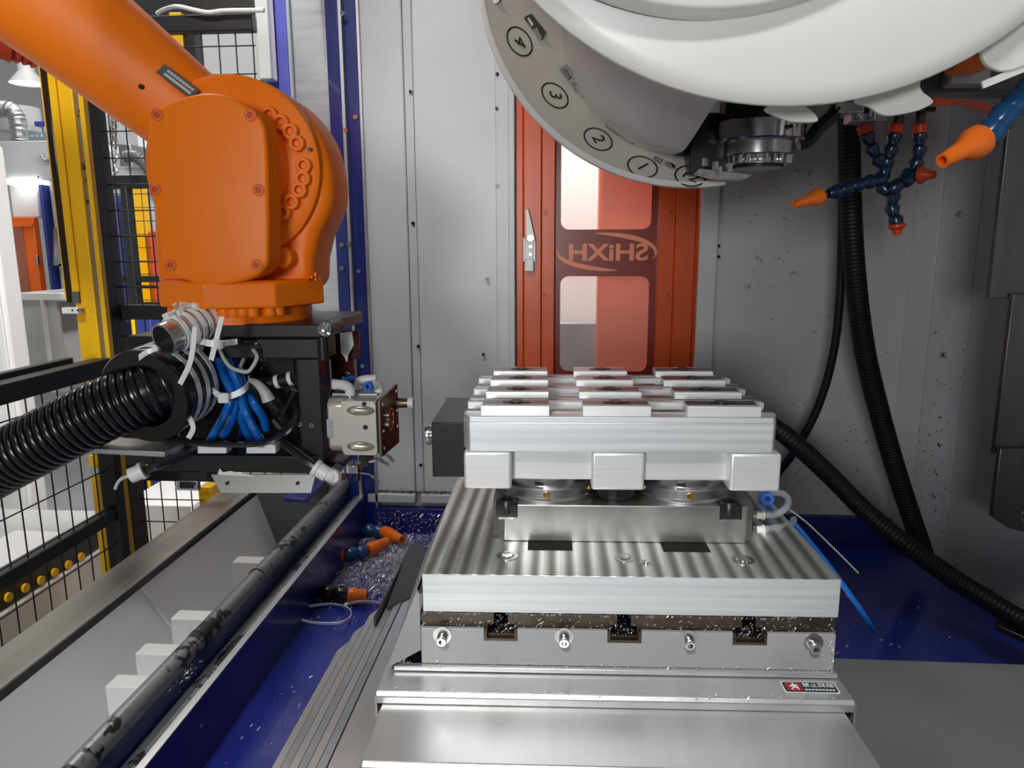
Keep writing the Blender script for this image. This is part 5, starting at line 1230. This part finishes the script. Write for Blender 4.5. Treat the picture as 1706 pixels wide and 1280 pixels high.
locline([(1489,231,LY),(1484,250,LY),(1477,270,LY),(1472,288,LY),(1468,306,LY),(1480,318,LY-0.01),(1500,306,LY-0.02),(1528,292,LY-0.02)],0.0112,'middle segmented coolant hose ending in a short orange nozzle at right',(1558,291,LY-0.04),nozmat='locred')
locline([(1532,231,LY),(1531,250,LY),(1527,270,LY),(1516,288,LY),(1500,302,LY+0.01),(1490,320,LY+0.01),(1486,345,LY+0.01),(1494,372,LY)],0.0112,'segmented coolant hose hanging down with an orange tip at the bottom',(1495,392,LY),nozmat='locred')
locline([(1900,-40,1.00),(1770,90,0.98),(1715,150,0.96),(1680,185,0.94),(1655,215,0.925),(1640,230,0.92)],0.0150,'large petrol blue coolant hose with bright orange nozzle at right edge',(1570,268,0.89),'locb',False)
# ================================================================ safety fence
def wiremesh(o, ux_, vz, nu, nv, r=0.0016):
    pass
FXP = -1.10
fe = thing('fence_gate', 'low black mesh safety fence panel along the outer side of the chute', 'fence', (FXP,1.1,0.0))
def side_z(px,py): return atx(px,py,FXP)
zt1 = side_z(0,655).z; zt2 = side_z(0,967).z
rbox((FXP-0.02,0.55,zt1-0.02),(FXP+0.02,1.66,zt1+0.02)).build('top_rail','fence',fe,bevel=0.002)
rbox((FXP-0.052,0.55,zt1+0.012),(FXP-0.03,1.60,zt1+0.030)).build('rear_rail','fence',fe,bevel=0.002)
rbox((FXP-0.015,0.55,zt2-0.015),(FXP+0.015,1.66,zt2+0.015)).build('middle_rail','fence',fe,bevel=0.002)
rbox((FXP-0.015,0.55,0.05),(FXP+0.015,1.66,0.08)).build('bottom_rail','fence',fe,bevel=0.002)
rbox((FXP-0.02,1.63,0.05),(FXP+0.02,1.66,zt1)).build('end_post','fence',fe,bevel=0.002)
b = MB()
k = 0; y = 0.58
while y < 1.64: b.tube([(FXP,y,0.07),(FXP,y,zt1)],0.0017,5); y += 0.048
z_ = 0.12
while z_ < zt1: b.tube([(FXP+0.004,0.55,z_),(FXP+0.004,1.64,z_)],0.0017,5); z_ += 0.095
b.build('wire_mesh','fence',fe,kind='stuff',ang=80)
# tall panel facing the viewer
PY = 1.78
px0 = at(182,400,PY).x; px1 = -0.86
ft = thing('mesh_fence', 'tall black mesh safety fence panel behind the robot', 'fence', ((px0+px1)/2-0.05,PY,0.0))
zt = at(380,40,PY).z; zmid = at(250,520,PY).z
def fbox(x0,x1,z0,z1,nm,y0=PY-0.015,y1=PY+0.015): return rbox((x0,y0,z0),(x1,y1,z1)).build(nm,'fence',ft,bevel=0.002)
XR = at(428,100,PY).x
fbox(px0-0.025,px0+0.012,0.05,zt+0.02,'post',PY-0.02,PY+0.02); fbox(px0,XR,zt-0.018,zt+0.018,'top_rail'); fbox(px0,XR,zmid-0.018,zmid+0.018,'middle_rail'); fbox(px0,-0.94,0.60,0.63,'bottom_rail')
fbox(px0+0.012,-0.90,0.90,0.93,'lower_rail')
b = MB(); x = px0+0.03
while x < XR: b.tube([(x,PY,0.62 if x < -0.95 else 0.90),(x,PY,zt)],0.0017,5); x += 0.041
z_ = 0.66
while z_ < zt: b.tube([(px0,PY-0.004,z_),(XR if z_ > 0.92 else -0.94,PY-0.004,z_)],0.0017,5); z_ += 0.062
b.build('wire_mesh','fence',ft,kind='stuff',ang=80)
# second, further panel
PY2 = 2.75
f3 = thing('mesh_fence', 'further black mesh fence panel with thick rails seen through the tall one', 'fence', (-1.4,PY2,0.0))
xa, xb = at(178,300,PY2).x-0.02, -0.95; zr = [at(230,y_,PY2).z for y_ in (300,311,465,478,512)]
for zz,h_ in zip(zr,(0.016,0.008,0.012,0.006,0.02)): rbox((xa,PY2-0.015,zz-h_),(xb,PY2+0.015,zz+h_)).build('rail','fence',f3,bevel=0.001)
rbox((at(213,400,PY2).x,PY2-0.02,0.1),(at(223,400,PY2).x,PY2+0.02,at(220,310,PY2).z)).build('post','fence',f3,bevel=0.002)
b = MB(); x = xa
while x < xb: b.tube([(x,PY2,0.1),(x,PY2,zr[0]+0.0)],0.0015,5); x += 0.05
z_ = 0.2
while z_ < zr[0]: b.tube([(xa,PY2,z_),(xb,PY2,z_)],0.0015,5); z_ += 0.05
b.build('wire_mesh','fence',f3,kind='stuff',ang=80)
# yellow light-curtain column
YY = 1.70
yc = thing('light_curtain_column', 'yellow safety column with black light curtain strip left of the robot', 'safety column', (at(140,900,YY).x,YY,0.0))
def colx(px): return at(px,500,YY).x
rbox((colx(124),YY,0.0),(colx(158),YY+0.06,2.4)).build('column_body','yellow',yc,bevel=0.003)
rbox((colx(108.5),YY+0.001,at(115,500,YY).z),(colx(112),YY+0.05,2.4)).build('front_edge','yellow',yc)
rbox((colx(112),YY-0.004,at(115,505,YY).z),(colx(123),YY+0.05,2.4)).build('light_strip','brownglossy',yc,bevel=0.002)
rbox((colx(124),YY-0.006,at(115,486,YY).z),(colx(136),YY-0.0005,2.4)).build('raised_flange','yellow',yc,bevel=0.001)
rbox((colx(124),YY-0.008,at(115,505,YY).z),(colx(135),YY+0.001,at(115,486,YY).z)).build('end_cap','greydk',yc,bevel=0.001)
rbox((colx(158),YY+0.01,0.0),(colx(164),YY+0.06,2.4)).build('steel_strip','rail',yc)
rbox((colx(164.5),YY+0.004,0.0),(colx(172),YY+0.06,2.4)).build('rear_flange','yellow',yc,bevel=0.001)
bk = rbox((at(116,510,YY).x,YY-0.03,at(116,521,YY).z),(at(143,510,YY).x,YY-0.012,at(116,511,YY).z)).build('bracket','plasticw',yc,bevel=0.001)
for px in (121,130,138): c = at(px,517,YY-0.03); MB().cyl((c.x,YY-0.032,c.z),(c.x,YY-0.029,c.z),0.0022,n=8).build('bracket_screw','black',bk)
o = thing('fence_post','black square fence post beside the yellow column','post',(at(185,900,1.74).x,1.74,0.0))
rbox((at(175,500,1.74).x,1.72,0.0),(at(190,500,1.74).x,1.76,2.3)).build('post_body','fence',o,bevel=0.002)
c = at(167,780,1.70); MB().cyl((c.x,1.675,c.z),(c.x,1.70,c.z),0.012,n=10).build('bolt','chrome',yc)
# lower yellow and black legs seen under the hose
o = thing('yellow_post','yellow post foot behind the chute ledge','post',(at(180,900,1.82).x,1.84,0.0))
rbox((at(163,900,1.82).x,1.82,0.0),(at(196,900,1.82).x,1.88,at(170,760,1.82).z)).build('post_body','yellow',o,bevel=0.002)
rbox((at(205,850,1.84).x,1.815,0.0),(at(228,850,1.84).x,1.855,at(205,745,1.84).z)).build('dark_leg','fence',o,bevel=0.002)
MB().prism([at(188,830,1.80),at(198,832,1.80),at(199,855,1.80),at(194,868,1.80),at(188,868,1.80)],(0,0.01,0)).build('white_tag','plasticw',o)
o = rbox((at(330,820,1.95).x,1.95,0.0),(at(352,820,1.95).x,2.0,at(330,812,1.95).z)).build('yellow_stub','yellow',bevel=0.003); tag(o,'short yellow stub behind the end of the ledge','post')
# yellow post high behind the arm, black cross beam and white cable
o = thing('yellow_post','tall yellow post behind the forearm near the fence top','post',(at(295,60,2.1).x,2.1,0.0))
rbox((at(284,60,2.1).x,2.1,0.0),(at(304,60,2.1).x,2.15,at(295,20,2.1).z)).build('post_body','yellow',o,bevel=0.003)
rbox((at(306,60,2.1).x,2.11,0.0),(at(322,60,2.1).x,2.15,at(295,12,2.1).z)).build('black_side','fence',o,bevel=0.002)
tubething('white_cable',[at(262,22,1.9),at(275,15,1.85),at(295,11,1.76),at(325,17,1.75),at(348,21,1.75),at(375,18,1.75),at(440,17,1.75)],0.005,'plasticw','white cable lying along the top of the fence','cable',8)
o = rbox((-2.4,2.5,at(330,30,2.5).z),(-0.95,2.6,at(330,-60,2.5).z)).build('dark_beam','fence',bevel=0.004); tag(o,'dark beam crossing high behind the fence','beam')
o = rbox((at(427,60,2.0).x,2.0,at(430,132,2.0).z),(at(449,60,2.0).x,2.04,2.9)).build('narrow_cabinet','white',bevel=0.003); tag(o,'narrow white panel beside the violet-blue column','panel')
o = rbox((at(420,140,2.13).x,2.13,at(430,150,2.13).z),(at(454,140,2.13).x,2.2,at(430,133,2.13).z)).build('black_bracket','black',bevel=0.002); tag(o,'black bracket under the narrow white panel','bracket')
o = rbox((-2.3,4.2,1.2),(-0.75,4.3,3.6)).build('grey_screen','hallceil'); tag(o,'plain grey screen far behind the fence top','screen')
# ================================================================ things in the hall beyond the fence
def hbox(px0,py0,px1,py1,Y,D,nm,mat,par,bev=0.005):
    a = at(px0,py0,Y); b_ = at(px1,py1,Y); return rbox((a.x,Y,b_.z),(b_.x,Y+D,a.z)).build(nm,mat,par,bevel=bev)
o = thing('white_cabinet','tall white machine cabinet at far left edge','cabinet',at(10,640,2.5)); 
a = at(22,400,2.6); rbox((a.x-0.5,2.5,0.0),(a.x+0.012,2.6,at(10,236,2.5).z)).build('cabinet_body','white',o,bevel=0.015)
rbox((a.x-0.02,2.49,0.3),(a.x+0.004,2.502,at(10,240,2.5).z)).build('edge_strip','white',o,bevel=0.003)
Y4 = 4.2
mt = thing('second_machine','second machining centre with blue column and orange door in the background','machine',at(60,640,Y4))
hbox(-40,236,104,300,Y4,0.6,'hood','galv2',mt); hbox(10,298,64,307,Y4-0.02,0.1,'light_strip','lampon',mt,0.002)
hbox(14,302,66,362,Y4+0.05,0.1,'white_panel','white',mt); hbox(66,292,86,500,Y4,0.3,'blue_column','bluehall',mt); hbox(86,270,104,500,Y4+0.05,0.3,'grey_column','grey2',mt); hbox(100,330,120,500,Y4-0.01,0.2,'blue_column','bluehall',mt)
dr = hbox(16,362,70,492,Y4-0.02,0.05,'door','doorframe2',mt); hbox(20,378,50,492,Y4-0.03,0.009,'door_pane','brownpane',dr,0.001); hbox(20,372,54,378,Y4-0.034,0.012,'door_rail','doorframe2',dr,0.001); hbox(58,425,64,442,Y4-0.04,0.015,'latch','steel',dr,0.001)
for py in (380,440): hbox(80,py,93,py+4,Y4-0.06,0.05,'handle_foot','black',mt,0.001)
MB().tube([at(93,380,Y4-0.07),at(93,442,Y4-0.07)],0.012,10).build('handle','chrome',mt)
MB().tube(smoothpath([at(70,258,Y4-0.03),at(76,268,Y4-0.03),at(90,266,Y4-0.03),at(104,267,Y4-0.03)],4),0.012,8).build('pipe','galv',mt)
hbox(88,200,260,500,Y4+0.9,0.1,'rear_sheet','white',mt)
ud = thing('extraction_unit','round grey extraction drum with flexible duct on the second machine','duct',at(32,235,Y4))
c = at(31,185,Y4+0.3); rr = 0.115
MB().lathe([(0,at(31,206,Y4).z-c.z),(rr,at(31,206,Y4).z-c.z),(rr,at(31,162,Y4).z-c.z),(0,at(31,160,Y4).z-c.z)],c,(0,0,1),28).build('drum','galv2',ud)
P = smoothpath([at(-30,188,Y4+0.05),at(5,182,Y4+0.05),at(22,186,Y4+0.05),at(30,205,Y4+0.05),at(33,234,Y4+0.05)],8)
MB().tube(P,[0.045*(1+0.08*math.sin(i*2.6)) for i in range(len(P))],14).build('flexible_duct','galv',ud)
hbox(56,202,96,210,Y4+0.2,0.1,'bracket','bluehall',ud); hbox(68,210,76,222,Y4+0.2,0.05,'bracket_foot','galv',ud)
lm = thing('pendant_lamp','bell-shaped pendant hall lamp hanging at upper left','lamp',at(44,118,5.0))
c = at(44,118,5.0)
MB().lathe([(0.115,-0.085),(0.105,-0.07),(0.062,-0.02),(0.050,0.0),(0.052,0.07),(0.045,0.09),(0,0.09)],c,(0,0,1),32).build('shade','galv2',lm); MB().lathe([(0,-0.078),(0.108,-0.080)],c,(0,0,1),32).build('diffuser','lampon',lm); MB().tube([c+Vector((0,0,0.09)),c+Vector((0,0,1.5))],0.006,6).build('cord','black',lm)
wt = thing('wall_print','pale blue print on the white sheet behind the duct','sign',at(62,222,Y4+0.88))
for k,(dx,w_) in enumerate(((50,6),(58,6),(66,6))): hbox(dx,217,dx+w_,228,Y4+0.895,0.004,'print_block','paleblue',wt,0.0005)
tr = thing('coolant_bin','white-rimmed grey bin standing behind the yellow column','bin',at(75,640,3.0))
hbox(30,497,112,655,3.0,0.02,'front_sheet','galv2',tr); hbox(28,488,114,501,2.98,0.03,'rim','white',tr); hbox(68,500,86,655,2.97,0.03,'rib','white',tr); hbox(30,489,36,640,3.0,0.5,'side_sheet','galv2',tr); hbox(30,500,112,503,3.0,0.5,'bin_floor','galv2',tr)
# items seen through the tall fence panel
o = thing('lifting_chain','chain with hook hanging behind the fence','chain',at(190,290,2.55))
lk = MB().tube(smoothpath([(0.008,0,0.014),(0.008,0,-0.014),(0,0,-0.02),(-0.008,0,-0.014),(-0.008,0,0.014),(0,0,0.02)],3,True),0.0025,6,True).mesh('link',org=(0,0,0))[0]; lk.materials.append(M['chrome'])
for k in range(36):
    p = at(189.5,32+k*6,2.55); oo = place('link',lk,None,p,o); oo.rotation_euler = (0,0,0 if k%2 else math.pi/2)
MB().tube(smoothpath([at(191,247,2.55),at(195,262,2.55),at(190,275,2.55),at(196,284,2.55),at(190,290,2.55),at(187,284,2.55)],4),0.004,8).build('hook','chrome',o)
o = thing('grey_hood','grey machine hood with dark flexible hose behind the fence','hood',at(210,320,3.4))
hbox(168,278,290,300,3.4,0.3,'hood_body','galv2',o); hbox(196,240,222,290,3.5,0.2,'hood_box','galv',o); hbox(170,190,192,240,3.5,0.2,'hood_side','galv2',o)
P = smoothpath([at(208,262,3.38),at(222,260,3.38),at(236,268,3.38),at(250,285,3.38)],6); MB().tube(P,[0.026*(1+0.1*math.sin(i*2.7)) for i in range(len(P))],12).build('flexible_hose','greydk',o)
for (x0,y0,x1,y1,Y_,mat,nm,lab,cat) in ((180,325,193,475,3.3,'bluehall','blue_column','blue column of a far machine seen through the fence','column'),(203,312,220,512,3.2,'yellow','yellow_column','yellow column far behind the tall fence panel','column'),(224,318,252,520,3.5,'galv2','pale_sheet','pale sheet with faint print far behind the fence','sheet'),(250,430,262,500,3.3,'yellow','yellow_stub','yellow stub far behind the wrist','post'),(246,385,252,460,3.25,'redor','red_pole','thin dark red pole far behind the wrist','pole'),(190,525,206,605,2.6,'bluehall','blue_box','dark blue box low behind the fence, left one','box'),(216,525,222,600,2.6,'yellow','yellow_bar','slim yellow bar between two dark blue boxes','bar'),(226,525,250,605,2.6,'bluehall','blue_box','dark blue box low behind the fence, right one','box')):
    q_ = thing(nm,lab,cat,Vector((at((x0+x1)/2,y1,Y_).x,Y_+0.06,0))); aa = at(x0,y0,Y_); ab = at(x1,y0,Y_); rbox((aa.x,Y_,0.0),(ab.x,Y_+0.12,aa.z)).build('body',mat,q_,bevel=0.005)
o = rbox((at(170,310,4.9).x,4.9,0.0),(-0.8,5.0,3.8)).build('hall_partition','hallwall'); tag(o,'white partition wall behind the far fence','partition')
# white conveyor bench outside the low fence
CX = -1.42
cvb = thing('conveyor_bench','white conveyor bench with black rail and yellow studs beyond the low fence','conveyor',(CX-0.3,2.0,0.0))
def cz(py,px=0): return atx(px,py,CX).z
rbox((CX-0.01,1.2,cz(1020)+0.0),(CX+0.0,2.25,cz(985))).build('stud_rail','black',cvb,bevel=0.001)
sm_ = MB().cyl((0,0,0),(0,0,0.008),0.012,n=14).mesh('stud',org=(0,0,0))[0]; sm_.materials.append(M['yellow'])
for (px,py) in ((12,995),(40,980),(66,967),(89,954),(112,941),(133,928)):
    p = atx(px,py,CX+0.002); put('yellow_stud', sm_, p, (1,0,0), cvb)
rbox((CX-0.008,1.2,0.05),(CX+0.012,2.10,cz(1022))).build('white_front','white',cvb,bevel=0.002)
rbox((CX-0.5,1.2,cz(985)-0.04),(CX-0.012,2.25,cz(985)-0.02)).build('bench_top','galv2',cvb)
rbox((CX-0.53,1.2,0.1),(CX-0.5,2.25,atx(0,865,CX-0.5).z)).build('back_sheet','beige',cvb)
rbox((CX-0.535,1.2,atx(0,865,CX-0.5).z),(CX-0.49,2.25,atx(0,845,CX-0.5).z)).build('white_edge','white',cvb)
rbox((CX-0.56,1.2,atx(0,845,CX-0.5).z),(CX-0.53,2.25,atx(0,800,CX-0.5).z)).build('dark_slot','black',cvb)
rbox((CX-0.2,1.7,cz(985)-0.02),(CX-0.05,1.95,cz(985)+0.03)).build('paper_stack','plasticw',cvb)
o = thing('white_bench','white bench cabinet seen under the upper fence rail','bench',(-2.4,2.4,0.0))
rbox((-3.0,1.4,0.0),(-2.1,2.44,at(60,700,2.4).z+0.15)).build('bench_body','white',o,bevel=0.01)
o = thing('white_bin','white bin behind the lower part of the tall fence','bin',at(265,880,2.3)); hbox(200,840,330,960,2.3,0.4,'bin_body','white',o); hbox(205,790,300,838,2.9,0.3,'bin_lid','galv2',o)
